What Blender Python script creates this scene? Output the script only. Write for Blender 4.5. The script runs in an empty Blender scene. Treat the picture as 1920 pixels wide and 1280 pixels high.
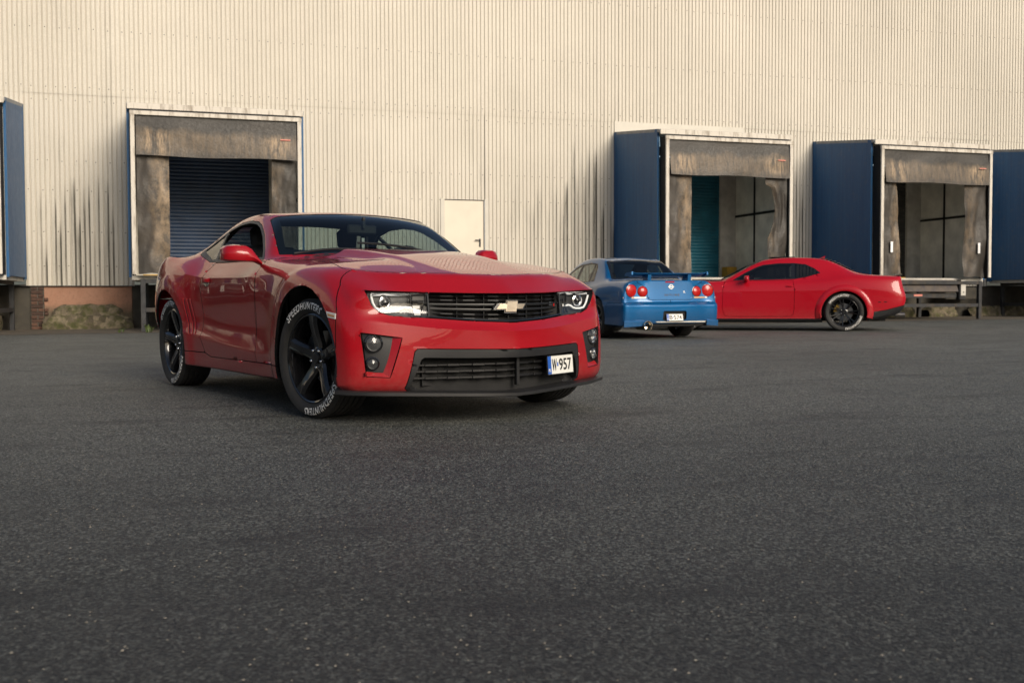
import bpy, bmesh, math, random
from mathutils import Vector, Matrix, Euler
from mathutils.bvhtree import BVHTree
random.seed(7)
SC = bpy.context.scene
COL = SC.collection
R = math.radians

# ------------------------------------------------------------------ camera
CAM_H, CAM_YAW, CAM_PITCH, CAM_ROLL, CAM_F = 0.7159, 0.30485, -0.04031, -0.0030, 2000.0
cy, sy = math.cos(CAM_YAW), math.sin(CAM_YAW)
cp, sp = math.cos(CAM_PITCH), math.sin(CAM_PITCH)
fw = Vector((sy, cy, 0)); rt = Vector((cy, -sy, 0)); up = Vector((0, 0, 1))
fw2 = fw*cp + up*sp; up2 = up*cp - fw*sp
cr, sr = math.cos(CAM_ROLL), math.sin(CAM_ROLL)
rt3 = rt*cr + up2*sr; up3 = up2*cr - rt*sr
cd = bpy.data.cameras.new('camera'); cam = bpy.data.objects.new('camera', cd); COL.objects.link(cam)
cam.matrix_world = Matrix(((rt3.x, up3.x, -fw2.x, 0), (rt3.y, up3.y, -fw2.y, 0), (rt3.z, up3.z, -fw2.z, CAM_H), (0, 0, 0, 1)))
cd.sensor_width = 36; cd.lens = CAM_F/1920*36; cd.clip_end = 2000; cd.clip_start = 0.05
cd.dof.use_dof = True; cd.dof.focus_distance = 6.6; cd.dof.aperture_fstop = 5.6
SC.camera = cam

# ------------------------------------------------------------------ sky and sun
SUN_EL, SUN_AZ = R(26), R(17)      # azimuth: measured from the wall's normal towards the right, behind the camera
sdir = Vector((math.sin(SUN_AZ)*math.cos(SUN_EL), -math.cos(SUN_AZ)*math.cos(SUN_EL), math.sin(SUN_EL)))  # towards the sun
w = bpy.data.worlds.new('World'); SC.world = w; w.use_nodes = True
nt = w.node_tree; nt.nodes.clear()
sky = nt.nodes.new('ShaderNodeTexSky'); sky.sky_type = 'NISHITA'; sky.sun_disc = False
sky.sun_elevation = SUN_EL; sky.sun_rotation = math.atan2(sdir.x, sdir.y)
sky.air_density = 1.0; sky.dust_density = 3.0; sky.ozone_density = 1.0
bg = nt.nodes.new('ShaderNodeBackground'); bg.inputs['Strength'].default_value = 0.07
wo = nt.nodes.new('ShaderNodeOutputWorld')
nt.links.new(sky.outputs[0], bg.inputs[0]); nt.links.new(bg.outputs[0], wo.inputs[0])
sl = bpy.data.lights.new('sun', 'SUN'); sl.energy = 2.0; sl.angle = R(30); sl.color = (1.0, 0.90, 0.77)
so = bpy.data.objects.new('sun', sl); COL.objects.link(so)
so.rotation_euler = (-sdir).to_track_quat('-Z', 'Y').to_euler()
so.location = (10, -10, 20)
SC.view_settings.view_transform = 'Standard'; SC.view_settings.look = 'None'
SC.view_settings.exposure = 0.58; SC.view_settings.gamma = 1.0

# ------------------------------------------------------------------ helpers
def tag(o, label=None, cat=None, group=None, kind=None):
    if label: o['label'] = label
    if cat: o['category'] = cat
    if group: o['group'] = group
    if kind: o['kind'] = kind
    return o

def empty(name, loc=(0, 0, 0), parent=None):
    o = bpy.data.objects.new(name, None); COL.objects.link(o)
    o.location = loc; o.empty_display_size = 0.1
    if parent: o.parent = parent
    return o

def link(name, me, parent=None, loc=None):
    o = bpy.data.objects.new(name, me); COL.objects.link(o)
    if parent: o.parent = parent
    if loc is not None: o.location = loc
    return o

def setmat(me, mat):
    for m in (mat if isinstance(mat, (list, tuple)) else [mat]): me.materials.append(m)

def copy_tree(o, parent=None):
    c = o.copy(); COL.objects.link(c)
    if parent: c.parent = parent
    for ch in [x for x in o.children]: copy_tree(ch, c)
    return c

def interp(x, xs, ys):
    if x <= xs[0]: return ys[0]
    if x >= xs[-1]: return ys[-1]
    for i in range(len(xs)-1):
        if x <= xs[i+1]:
            t = (x-xs[i])/(xs[i+1]-xs[i]); return ys[i]+(ys[i+1]-ys[i])*t

class MB:
    """collects polygons, links them as ONE mesh object"""
    def __init__(s): s.v = []; s.f = []; s.fm = []; s.m = 0
    def add(s, vs, fs):
        o = len(s.v); s.v += [tuple(p) for p in vs]; s.f += [tuple(i+o for i in q) for q in fs]; s.fm += [s.m]*len(fs); return s
    def box(s, c, d, rot=None, b=0.0):
        hx, hy, hz = d[0]/2, d[1]/2, d[2]/2
        M = Matrix.Translation(c) @ (rot.to_matrix().to_4x4() if isinstance(rot, Euler) else rot if rot is not None else Matrix())
        if b <= 0:
            vs = [M @ Vector((x*hx, y*hy, z*hz)) for z in (-1, 1) for y in (-1, 1) for x in (-1, 1)]
            fs = [(0, 2, 3, 1), (4, 5, 7, 6), (0, 1, 5, 4), (2, 6, 7, 3), (0, 4, 6, 2), (1, 3, 7, 5)]
            return s.add(vs, fs)
        # chamfered box
        vs = []; idx = {}
        for sx in (-1, 1):
            for sy_ in (-1, 1):
                for sz in (-1, 1):
                    for a in range(3):
                        p = [sx*(hx-b), sy_*(hy-b), sz*(hz-b)]; h = (hx, hy, hz); sg = (sx, sy_, sz); p[a] = sg[a]*h[a]
                        idx[(sx, sy_, sz, a)] = len(vs); vs.append(M @ Vector(p))
        fs = []
        for a in range(3):
            o1, o2 = (a+1) % 3, (a+2) % 3
            for sg in (-1, 1):
                q = []
                for (u, v) in ((-1, -1), (1, -1), (1, 1), (-1, 1)):
                    k = [0, 0, 0]; k[a] = sg; k[o1] = u; k[o2] = v; q.append(idx[(*k, a)])
                fs.append(q if sg > 0 else q[::-1])
        for a in range(3):           # edge chamfers along axis a
            o1, o2 = (a+1) % 3, (a+2) % 3
            for u in (-1, 1):
                for v in (-1, 1):
                    k0 = [0, 0, 0]; k0[a] = -1; k0[o1] = u; k0[o2] = v; k1 = k0[:]; k1[a] = 1
                    q = [idx[(*k0, o1)], idx[(*k1, o1)], idx[(*k1, o2)], idx[(*k0, o2)]]
                    fs.append(q if u*v < 0 else q[::-1])
        for sx in (-1, 1):
            for sy_ in (-1, 1):
                for sz in (-1, 1):
                    q = [idx[(sx, sy_, sz, 0)], idx[(sx, sy_, sz, 1)], idx[(sx, sy_, sz, 2)]]
                    fs.append(q if sx*sy_*sz > 0 else q[::-1])
        return s.add(vs, fs)
    def prism(s, poly, fn, d0, d1):
        """poly: 2D points; fn(u,v,d) -> 3D point"""
        n = len(poly)
        vs = [fn(u, v, d0) for u, v in poly]+[fn(u, v, d1) for u, v in poly]
        fs = [tuple(range(n))[::-1], tuple(range(n, 2*n))]+[(i, (i+1) % n, n+(i+1) % n, n+i) for i in range(n)]
        return s.add(vs, fs)
    def strip(s, A, B):
        n = len(A); return s.add(list(A)+list(B), [(i, i+1, n+i+1, n+i) for i in range(n-1)])
    def grid(s, rows):
        n = len(rows[0]); vs = [p for r in rows for p in r]
        return s.add(vs, [(j*n+i, j*n+i+1, (j+1)*n+i+1, (j+1)*n+i) for j in range(len(rows)-1) for i in range(n-1)])
    def tube(s, pts, r, seg=8, cap=True, radii=None):
        pts = [Vector(p) for p in pts]; rings = []; prev = None
        for i, p in enumerate(pts):
            t = (pts[min(i+1, len(pts)-1)]-pts[max(i-1, 0)]).normalized()
            if prev is None:
                a = Vector((0, 0, 1)) if abs(t.z) < .9 else Vector((1, 0, 0)); nrm = t.cross(a).normalized()
            else: nrm = (prev-t*prev.dot(t)).normalized()
            prev = nrm; b = t.cross(nrm); rr = radii[i] if radii else r
            rings.append([p+(nrm*math.cos(2*math.pi*k/seg)+b*math.sin(2*math.pi*k/seg))*rr for k in range(seg)])
        vs = [q for g in rings for q in g]
        fs = [(i*seg+k, i*seg+(k+1) % seg, (i+1)*seg+(k+1) % seg, (i+1)*seg+k) for i in range(len(pts)-1) for k in range(seg)]
        if cap: fs += [tuple(range(seg))[::-1], tuple(range((len(pts)-1)*seg, len(pts)*seg))]
        return s.add(vs, fs)
    def lathe(s, prof, seg=48, c=(0, 0, 0), ax='y', a0=0, a1=2*math.pi):
        """prof: (r, h) pairs; h runs along the axis"""
        full = abs(a1-a0-2*math.pi) < 1e-6; n = seg if full else seg+1; vs = []
        for r, h in prof:
            for k in range(n):
                a = a0+(a1-a0)*k/seg; u, v = r*math.cos(a), r*math.sin(a)
                p = (v, h, u) if ax == 'y' else (u, v, h) if ax == 'z' else (h, u, v)
                vs.append((p[0]+c[0], p[1]+c[1], p[2]+c[2]))
        fs = []
        for j in range(len(prof)-1):
            for k in range(seg):
                k2 = (k+1) % n
                fs.append((j*n+k, j*n+k2, (j+1)*n+k2, (j+1)*n+k))
        return s.add(vs, fs)
    def build(s, name, mat, parent=None, smooth=False, angle=35, loc=None):
        me = bpy.data.meshes.new(name); me.from_pydata(s.v, [], s.f)
        setmat(me, mat)
        if any(s.fm): me.polygons.foreach_set('material_index', s.fm)
        me.validate(); bm = bmesh.new(); bm.from_mesh(me); bmesh.ops.recalc_face_normals(bm, faces=bm.faces) if len(s.f) > 1 else None
        if smooth:
            ca = math.cos(R(angle))
            for f in bm.faces: f.smooth = True
            for e in bm.edges:
                lf = e.link_faces
                if len(lf) == 2 and lf[0].normal.dot(lf[1].normal) < ca: e.smooth = False
        bm.to_mesh(me); bm.free()
        return link(name, me, parent, loc)

def text_mesh(body, size=1.0, offset=0.0, spacing=1.0, extrude=0.0):
    """flat (or extruded) lettering as raw verts/faces, centred in x, baseline y = 0"""
    cu = bpy.data.curves.new('t', 'FONT'); cu.body = body; cu.size = size; cu.offset = offset
    cu.space_character = spacing; cu.extrude = extrude; cu.resolution_u = 3; cu.align_x = 'CENTER'
    o = bpy.data.objects.new('t', cu); COL.objects.link(o)
    dg = bpy.context.evaluated_depsgraph_get(); dg.update()
    me = o.evaluated_get(dg).to_mesh()
    vs = [v.co.copy() for v in me.vertices]; fs = [tuple(p.vertices) for p in me.polygons]
    o.evaluated_get(dg).to_mesh_clear(); bpy.data.objects.remove(o); bpy.data.curves.remove(cu)
    return vs, fs

# ------------------------------------------------------------------ materials
class NT:
    def __init__(s, name):
        s.m = bpy.data.materials.new(name); s.m.use_nodes = True; s.t = s.m.node_tree
        s.b = s.t.nodes['Principled BSDF']; s.out = s.t.nodes['Material Output']; s.co = None
    def n(s, typ, **kw):
        nd = s.t.nodes.new(typ)
        for k, v in kw.items(): setattr(nd, k, v)
        return nd
    def l(s, a, b): s.t.links.new(a, b)
    def obj(s):
        if not s.co: s.co = s.n('ShaderNodeTexCoord').outputs['Object']
        return s.co
    def mapped(s, scale=(1, 1, 1), rot=(0, 0, 0)):
        m = s.n('ShaderNodeMapping'); m.inputs['Scale'].default_value = scale; m.inputs['Rotation'].default_value = rot
        s.l(s.obj(), m.inputs['Vector']); return m.outputs[0]
    def noise(s, scale, detail=4, rough=.55, vec=None, dist=0):
        t = s.n('ShaderNodeTexNoise'); t.inputs['Scale'].default_value = scale; t.inputs['Detail'].default_value = detail
        t.inputs['Roughness'].default_value = rough; t.inputs['Distortion'].default_value = dist
        s.l(vec if vec is not None else s.obj(), t.inputs['Vector']); return t.outputs['Fac']
    def vor(s, scale, vec=None, out='Distance', feature='F1'):
        t = s.n('ShaderNodeTexVoronoi', feature=feature); t.inputs['Scale'].default_value = scale
        s.l(vec if vec is not None else s.obj(), t.inputs['Vector']); return t.outputs[out]
    def ramp(s, fac, stops):
        r = s.n('ShaderNodeValToRGB'); e = r.color_ramp.elements
        while len(e) < len(stops): e.new(0.5)
        for i, (p, c) in enumerate(stops):
            e[i].position = p; e[i].color = (c, c, c, 1) if not isinstance(c, tuple) else (*c[:3], 1)
        s.l(fac, r.inputs[0]); return r.outputs[0]
    def mix(s, fac, a, b, mode='MIX'):
        m = s.n('ShaderNodeMix', data_type='RGBA', blend_type=mode)
        for key, v in ((0, fac), (6, a), (7, b)):
            if isinstance(v, (int, float)): m.inputs[key].default_value = v if key == 0 else (v, v, v, 1)
            elif isinstance(v, tuple): m.inputs[key].default_value = (*v[:3], 1)
            else: s.l(v, m.inputs[key])
        return m.outputs[2]
    def math(s, op, a, b=0.0):
        m = s.n('ShaderNodeMath', operation=op)
        for i, v in enumerate((a, b)):
            if isinstance(v, (int, float)): m.inputs[i].default_value = v
            else: s.l(v, m.inputs[i])
        return m.outputs[0]
    def sep(s):
        x = s.n('ShaderNodeSeparateXYZ'); s.l(s.obj(), x.inputs[0]); return x.outputs
    def bump(s, h, strength=.3, dist=.01):
        b = s.n('ShaderNodeBump'); b.inputs['Strength'].default_value = strength; b.inputs['Distance'].default_value = dist
        s.l(h, b.inputs['Height']); s.l(b.outputs[0], s.b.inputs['Normal']); return b
    def set(s, **kw):
        names = dict(col='Base Color', rough='Roughness', metal='Metallic', coat='Coat Weight', coatr='Coat Roughness', spec='Specular IOR Level', emit='Emission Color', estr='Emission Strength', trans='Transmission Weight', ior='IOR')
        for k, v in kw.items():
            i = s.b.inputs[names[k]]
            if isinstance(v, tuple): i.default_value = (*v[:3], 1)
            elif isinstance(v, (int, float)): i.default_value = v
            else: s.l(v, i)
        return s

def simple(name, col, rough=.5, metal=0, var=.12, nscale=6, bump=0, **kw):
    """plain material with a little procedural variation in colour and gloss"""
    n = NT(name); f = n.noise(nscale, 5)
    lo = tuple(c*(1-var) for c in col); hi = tuple(min(1, c*(1+var)) for c in col)
    n.set(col=n.ramp(f, [(.3, lo), (.7, hi)]), metal=metal, **kw)
    n.set(rough=n.ramp(f, [(.25, max(0, rough*.85)), (.75, min(1, rough*1.15))]))
    if bump: n.bump(n.noise(nscale*25, 3), bump, .002)
    return n.m

def paint(name, col, dust=(.25, .2, .16), flake=(.9, 1.25)):
    n = NT(name)
    fl = n.ramp(n.vor(900, out='Color'), [(.2, flake[0]), (.8, flake[1])])
    c = n.mix(1.0, (*col,), fl, 'MULTIPLY')
    z = n.sep()[2]
    d = n.math('MULTIPLY', n.ramp(n.math('ADD', z, n.math('MULTIPLY', n.noise(5, 5), .25)), [(.25, .22), (.58, 0.0)]), n.ramp(n.noise(30, 5), [(.3, .3), (.7, 1.0)]))
    n.set(col=n.mix(d, c, dust), rough=.38, metal=0.0, coat=1.0, spec=.15)
    n.set(coatr=n.ramp(n.noise(3, 4), [(.3, .010), (.7, .025)])); n.b.inputs['Coat IOR'].default_value = 1.40
    return n.m

def glass(name, tint=(.50, .58, .57), gloss=1.0):
    n = NT(name); t = n.t; t.nodes.remove(n.b)
    tr = n.n('ShaderNodeBsdfTransparent'); tr.inputs[0].default_value = (*tint, 1)
    gl = n.n('ShaderNodeBsdfGlossy'); gl.inputs['Roughness'].default_value = .01
    gl.inputs['Color'].default_value = (gloss, gloss, gloss, 1)
    ge = n.n('ShaderNodeNewGeometry'); vm = n.n('ShaderNodeVectorMath', operation='DOT_PRODUCT')
    n.l(ge.outputs['Normal'], vm.inputs[0]); n.l(ge.outputs['Incoming'], vm.inputs[1])
    fr = n.math('ADD', n.math('MULTIPLY', n.math('POWER', n.math('SUBTRACT', 1.0, n.math('ABSOLUTE', vm.outputs['Value'])), 5.0), .92), .055)
    nz = n.noise(1.2, 2); bp = n.n('ShaderNodeBump'); bp.inputs['Strength'].default_value = .02; bp.inputs['Distance'].default_value = .01
    n.l(nz, bp.inputs['Height']); n.l(bp.outputs[0], gl.inputs['Normal'])
    mx = n.n('ShaderNodeMixShader'); n.l(fr, mx.inputs[0]); n.l(tr.outputs[0], mx.inputs[1]); n.l(gl.outputs[0], mx.inputs[2])
    n.l(mx.outputs[0], n.out.inputs[0]); return n.m

M = {}
M['black_plastic'] = simple('black_plastic', (.017, .017, .018), .42, bump=.15)
M['satin_black'] = simple('satin_black', (.007, .007, .0075), .42)
M['gloss_black'] = simple('gloss_black', (.008, .008, .009), .12, coat=.6)
M['rubber'] = simple('tyre_rubber', (.018, .017, .016), .72, var=.3, nscale=20, bump=.2)
M['letter'] = simple('tyre_lettering', (.76, .74, .70), .7, var=.15, nscale=25)
M['chrome'] = simple('chrome', (.85, .85, .86), .10, metal=1)
M['reflector'] = simple('lamp_reflector', (.92, .91, .88), .22, metal=1, bump=.3)
M['exhaust'] = simple('exhaust_steel', (.62, .57, .48), .22, metal=1)
M['steel'] = simple('brake_steel', (.22, .21, .20), .40, metal=1)
M['gold'] = simple('gold_emblem', (.72, .62, .48), .42, metal=.8)
M['lamp_inner'] = simple('lamp_inner', (.035, .035, .035), .45)
M['amber'] = simple('amber_lens', (.55, .30, .14), .15, coat=1)
M['white_lens'] = simple('white_lens', (.7, .7, .68), .15, coat=1)
M['red_lens'] = simple('red_lens', (.42, .006, .004), .25, coat=.5, spec=.3)
M['interior'] = simple('interior_trim', (.012, .012, .013), .65)
M['seat'] = simple('seat_cloth', (.03, .029, .028), .8)
M['headliner'] = simple('headliner', (.05, .05, .05), .9)
M['undertray'] = simple('undertray', (.010, .010, .010), .85)
M['glass'] = glass('car_glass')
M['glass_dark'] = glass('tinted_glass', (.16, .18, .19))
M['lens'] = glass('lamp_lens', (.92, .93, .93))
M['plate'] = simple('plate_white', (.72, .72, .68), .35, var=.05)
M['plate_blue'] = simple('plate_blue', (.02, .10, .42), .35)
M['ink'] = simple('plate_ink', (.01, .01, .01), .4)
M['white_print'] = simple('white_print', (.8, .8, .8), .5)
M['drl'] = NT('light_guide').set(col=(.8, .8, .78), rough=.2, emit=(1, .97, .9), estr=.18).m
# ------------------------------------------------------------------ car skin: a control cage, subdivided, then cut into panels
SIDE, TOP, FRONT, REAR = 0, 1, 2, 3
def make_skin(side, top, front, rear, creases, level=3):
    """side[j][i], top[k][i] (k0 = belt line), front[j][c], rear[j][c]: points with y >= 0; c runs corner .. centre"""
    V = []; key = {}; F = []; FM = []
    nj, ni, nk = len(side), len(side[0]), len(top)
    def vid(k, p, s):
        p = (p[0], p[1]*s, p[2]); kk = (k, 1 if abs(p[1]) < 1e-6 else s)
        if kk not in key: key[kk] = len(V); V.append(p)
        return key[kk]
    def S(j, i, s):
        return T(0, i, s) if j == nj else vid(('s', j, i), side[j][i], s)
    def T(k, i, s): return vid(('t', k, i), top[k][i], s)
    def Fr(j, c, s):
        if c == 0: return S(j, 0, s)
        if j == nj: return T(c, 0, s)
        return vid(('f', j, c), front[j][c-1], s)
    def Rr(j, c, s):
        if c == 0: return S(j, ni-1, s)
        if j == nj: return T(c, ni-1, s)
        return vid(('r', j, c), rear[j][c-1], s)
    E = {}
    for s in (1, -1):
        def face(q, m):
            q = q if s > 0 else q[::-1]; F.append(q); FM.append(m)
        for j in range(nj):
            for i in range(ni-1): face([S(j, i, s), S(j+1, i, s), S(j+1, i+1, s), S(j, i+1, s)], SIDE)
            for c in range(nk-1):
                face([Fr(j, c, s), Fr(j, c+1, s), Fr(j+1, c+1, s), Fr(j+1, c, s)], FRONT)
                face([Rr(j, c, s), Rr(j+1, c, s), Rr(j+1, c+1, s), Rr(j, c+1, s)], REAR)
        for k in range(nk-1):
            for i in range(ni-1): face([T(k, i, s), T(k+1, i, s), T(k+1, i+1, s), T(k, i+1, s)], TOP)
        for (typ, a, rng, val) in creases:
            for q in range(rng[0], rng[1]):
                if typ == 's': e = (S(a, q, s), S(a, q+1, s))        # along the side line a
                elif typ == 't': e = (T(a, q, s), T(a, q+1, s))      # along the top line a
                elif typ == 'x': e = (T(q, a, s), T(q+1, a, s))      # across the top at station a
                elif typ == 'f': e = (Fr(a, q, s), Fr(a, q+1, s))
                elif typ == 'r': e = (Rr(a, q, s), Rr(a, q+1, s))
                elif typ == 'fc': e = (Fr(q, a, s), Fr(q+1, a, s))   # up the nose on column a
                elif typ == 'v': e = (S(q, a, s), S(q+1, a, s))      # up the side at station a
                E[tuple(sorted(e))] = val
    N = len(V); target = [Vector(p) for p in V]; cur = [p.copy() for p in target]
    me = bpy.data.meshes.new('cage'); me.from_pydata(V, [], F)
    me.polygons.foreach_set('material_index', FM)
    for q in range(4): me.materials.append(None)
    at = me.attributes.new('crease_edge', 'FLOAT', 'EDGE')
    for e in me.edges:
        k = tuple(sorted(e.vertices))
        if k in E: at.data[e.index].value = E[k]
    o = bpy.data.objects.new('cage', me); COL.objects.link(o)
    sub = o.modifiers.new('s', 'SUBSURF'); sub.levels = 2; sub.boundary_smooth = 'PRESERVE_CORNERS'
    for it in range(4):
        dg = bpy.context.evaluated_depsgraph_get(); ev = o.evaluated_get(dg).to_mesh()
        for i in range(N):
            cur[i] += (target[i]-ev.vertices[i].co)*.9
        o.evaluated_get(dg).to_mesh_clear()
        for i in range(N): me.vertices[i].co = cur[i]
        me.update()
    sub.levels = level
    dg = bpy.context.evaluated_depsgraph_get(); dg.update(); ev = o.evaluated_get(dg)
    m2 = ev.to_mesh(); bm = bmesh.new(); bm.from_mesh(m2); ev.to_mesh_clear()
    bpy.data.objects.remove(o); bpy.data.meshes.remove(me)
    bmesh.ops.recalc_face_normals(bm, faces=bm.faces)
    # outward check
    f = max(bm.faces, key=lambda q: q.calc_center_median().z)
    if f.normal.z < 0: bmesh.ops.reverse_faces(bm, faces=bm.faces)
    bm.normal_update()
    return bm

def flare(bm, xc, zc, r0, r1, amp, edge=.5):
    """swell the skin round a wheel opening"""
    for v in bm.verts:
        if abs(v.co.y) < .55: continue
        d = math.hypot(v.co.x-xc, v.co.z-zc)
        if d < r1:
            t = min(1, (r1-d)/(r1-r0)); t = min(1, t/edge); t = t*t*(3-2*t)
            v.co.y += math.copysign(amp*t, v.co.y)
    bm.normal_update()

UVI = {'y': (0, 2), 'x': (1, 2), 'z': (0, 1)}
def inside(p, poly):
    x, y = p; r = False; n = len(poly); j = n-1
    for i in range(n):
        xi, yi = poly[i]; xj, yj = poly[j]
        if (yi > y) != (yj > y) and x < (xj-xi)*(y-yi)/(yj-yi)+xi: r = not r
        j = i
    return r
def seg_box(p, q, lo, hi):
    t0, t1 = 0.0, 1.0
    for a in (0, 1):
        d = q[a]-p[a]
        if abs(d) < 1e-12:
            if p[a] < lo[a] or p[a] > hi[a]: return False
        else:
            ta, tb = (lo[a]-p[a])/d, (hi[a]-p[a])/d
            if ta > tb: ta, tb = tb, ta
            t0 = max(t0, ta); t1 = min(t1, tb)
            if t0 > t1: return False
    return True
class Skin:
    def __init__(s, bm):
        s.bm = bm; s.L = bm.faces.layers.int.new('part'); s.names = ['body']
        s.bvh = BVHTree.FromBMesh(bm)
    def at(s, axis, u, v, sg=1):
        """point and normal of the outer skin seen along an axis at (u, v)"""
        if axis == 'x': o = Vector((sg*9, u, v)); d = Vector((-sg, 0, 0))
        elif axis == 'y': o = Vector((u, sg*9, v)); d = Vector((0, -sg, 0))
        else: o = Vector((u, v, sg*9)); d = Vector((0, 0, -sg))
        p, n, i, dist = s.bvh.ray_cast(o, d)
        if p is None: return None, None
        if n.dot(d) > 0: n = -n
        return p, n
    def tagid(s, name):
        if name not in s.names: s.names.append(name)
        return s.names.index(name)
    def cut(s, name, poly, axis, filt, only=None):
        """slice the skin along the polygon's outline (seen along an axis), tag what lies inside"""
        bm = s.bm; ui, vi = UVI[axis]; tid = s.tagid(name); only_ids = None if only is None else [s.tagid(x) for x in only]
        us = [p[0] for p in poly]; vs = [p[1] for p in poly]; e = .002
        b = (min(us)-e, min(vs)-e, max(us)+e, max(vs)+e)
        def bb(f):
            a = [v.co[ui] for v in f.verts]; c = [v.co[vi] for v in f.verts]; return min(a), min(c), max(a), max(c)
        cand = []
        for f in bm.faces:
            if only_ids is not None and f[s.L] not in only_ids: continue
            q = bb(f)
            if q[2] < b[0] or q[0] > b[2] or q[3] < b[1] or q[1] > b[3]: continue
            if filt(f.calc_center_median(), f.normal, f.material_index): cand.append(f)
        cand = set(cand)
        n = len(poly)
        for i in range(n):
            p, q = poly[i], poly[(i+1) % n]; du, dv = q[0]-p[0], q[1]-p[1]
            if du*du+dv*dv < 1e-10: continue
            fs = []
            for f in cand:
                k = bb(f)
                if seg_box(p, q, (k[0]-1e-4, k[1]-1e-4), (k[2]+1e-4, k[3]+1e-4)): fs.append(f)
            if not fs: continue
            no = Vector((0, 0, 0)); no[ui] = dv; no[vi] = -du
            co = Vector((0, 0, 0)); co[ui] = p[0]; co[vi] = p[1]
            es = {x for f in fs for x in f.edges}; ve = {x for f in fs for x in f.verts}
            r = bmesh.ops.bisect_plane(bm, geom=list(ve)+list(es)+fs, plane_co=co, plane_no=no.normalized(), dist=1e-5)
            cand |= {g for g in r['geom'] if isinstance(g, bmesh.types.BMFace)}
        for f in cand:
            c = f.calc_center_median()
            if inside((c[ui], c[vi]), poly): f[s.L] = tid
    def retag(s, name, old, pred):
        tid = s.tagid(name); olds = [s.tagid(x) for x in old]
        for f in s.bm.faces:
            if f[s.L] in olds and pred(f.calc_center_median(), f.material_index): f[s.L] = tid
    def extract(s, name, objname, mat, parent, side=0, gap=.0036, depth=.020, offset=0.0, thick=True, keep=None):
        """one panel as a mesh of its own with folded edges"""
        tid = s.names.index(name) if name in s.names else -1
        bm = bmesh.new(); mp = {}
        s.bm.normal_update()
        for f in s.bm.faces:
            if f[s.L] != tid: continue
            c = f.calc_center_median()
            if side and c.y*side < 0: continue
            if keep and not keep(c): continue
            q = []
            for v in f.verts:
                if v not in mp: mp[v] = bm.verts.new(v.co)
                q.append(mp[v])
            try: g = bm.faces.new(q); g.smooth = True
            except ValueError: pass
        if not bm.faces: bm.free(); return None
        bmesh.ops.remove_doubles(bm, verts=bm.verts, dist=.0004)
        seen = set(); junk = []
        for f0 in bm.faces:                   # drop stray slivers left by the cuts
            if f0 in seen: continue
            st = [f0]; isl = []; seen.add(f0); ar = 0.0
            while st:
                f = st.pop(); isl.append(f); ar += f.calc_area()
                for x in f.edges:
                    for g in x.link_faces:
                        if g not in seen: seen.add(g); st.append(g)
            if ar < 6e-4: junk += isl
        if junk: bmesh.ops.delete(bm, geom=junk, context='FACES')
        if not bm.faces: bm.free(); return None
        for f in bm.faces: f.smooth = True
        bm.normal_update()
        if offset:
            for v in bm.verts: v.co -= v.normal*offset
        if thick:
            be = [x for x in bm.edges if x.is_boundary]; bv = {v for x in be for v in x.verts}; info = {}
            acc = {v: Vector((0, 0, 0)) for v in bv}
            for x in be:                      # inward, square to the edge, in the panel's own plane
                lp = x.link_loops[0]; va, vb = lp.vert, lp.link_loop_next.vert; t = (vb.co-va.co)
                w_ = lp.face.normal.cross(t); acc[va] += w_; acc[vb] += w_
            for v in bv:
                d = acc[v]-v.normal*acc[v].dot(v.normal); info[v] = (v.normal.copy(), d.normalized() if d.length > 1e-7 else Vector((0, 0, 0)))
            for v in bv: v.co += info[v][1]*gap
            nv = {v: bm.verts.new(v.co-info[v][0]*depth+info[v][1]*gap*.5) for v in bv}
            for x in be:
                lp = x.link_loops[0]; a = lp.vert; b_ = lp.link_loop_next.vert
                try:
                    nf = bm.faces.new((b_, a, nv[a], nv[b_])); nf.smooth = True; nf.material_index = 1
                except ValueError: pass
                x.smooth = False
        for x in bm.edges:
            if len(x.link_faces) == 2 and x.calc_face_angle(0) > R(21): x.smooth = False
        me = bpy.data.meshes.new(objname); bm.to_mesh(me); bm.free(); setmat(me, [mat, M['satin_black']])
        return link(objname, me, parent)

def circle_poly(cx, cz, r, n=40, a0=0, a1=360, rz=None):
    return [(cx+r*math.cos(R(a0+(a1-a0)*k/n)), cz+(rz or r)*math.sin(R(a0+(a1-a0)*k/n))) for k in range(n if a1-a0 == 360 else n+1)]
def chaikin(pts, n=2):
    for it in range(n):
        out = [pts[0]]
        for a, b in zip(pts[:-1], pts[1:]): out += [(a[0]*.75+b[0]*.25, a[1]*.75+b[1]*.25), (a[0]*.25+b[0]*.75, a[1]*.25+b[1]*.75)]
        pts = out+[pts[-1]]
    return pts
def mir(poly):
    """half outline (u >= 0, from the centre round to the centre) -> full outline"""
    return poly+[(-u, v) for u, v in reversed(poly) if abs(u) > 1e-9]

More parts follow.
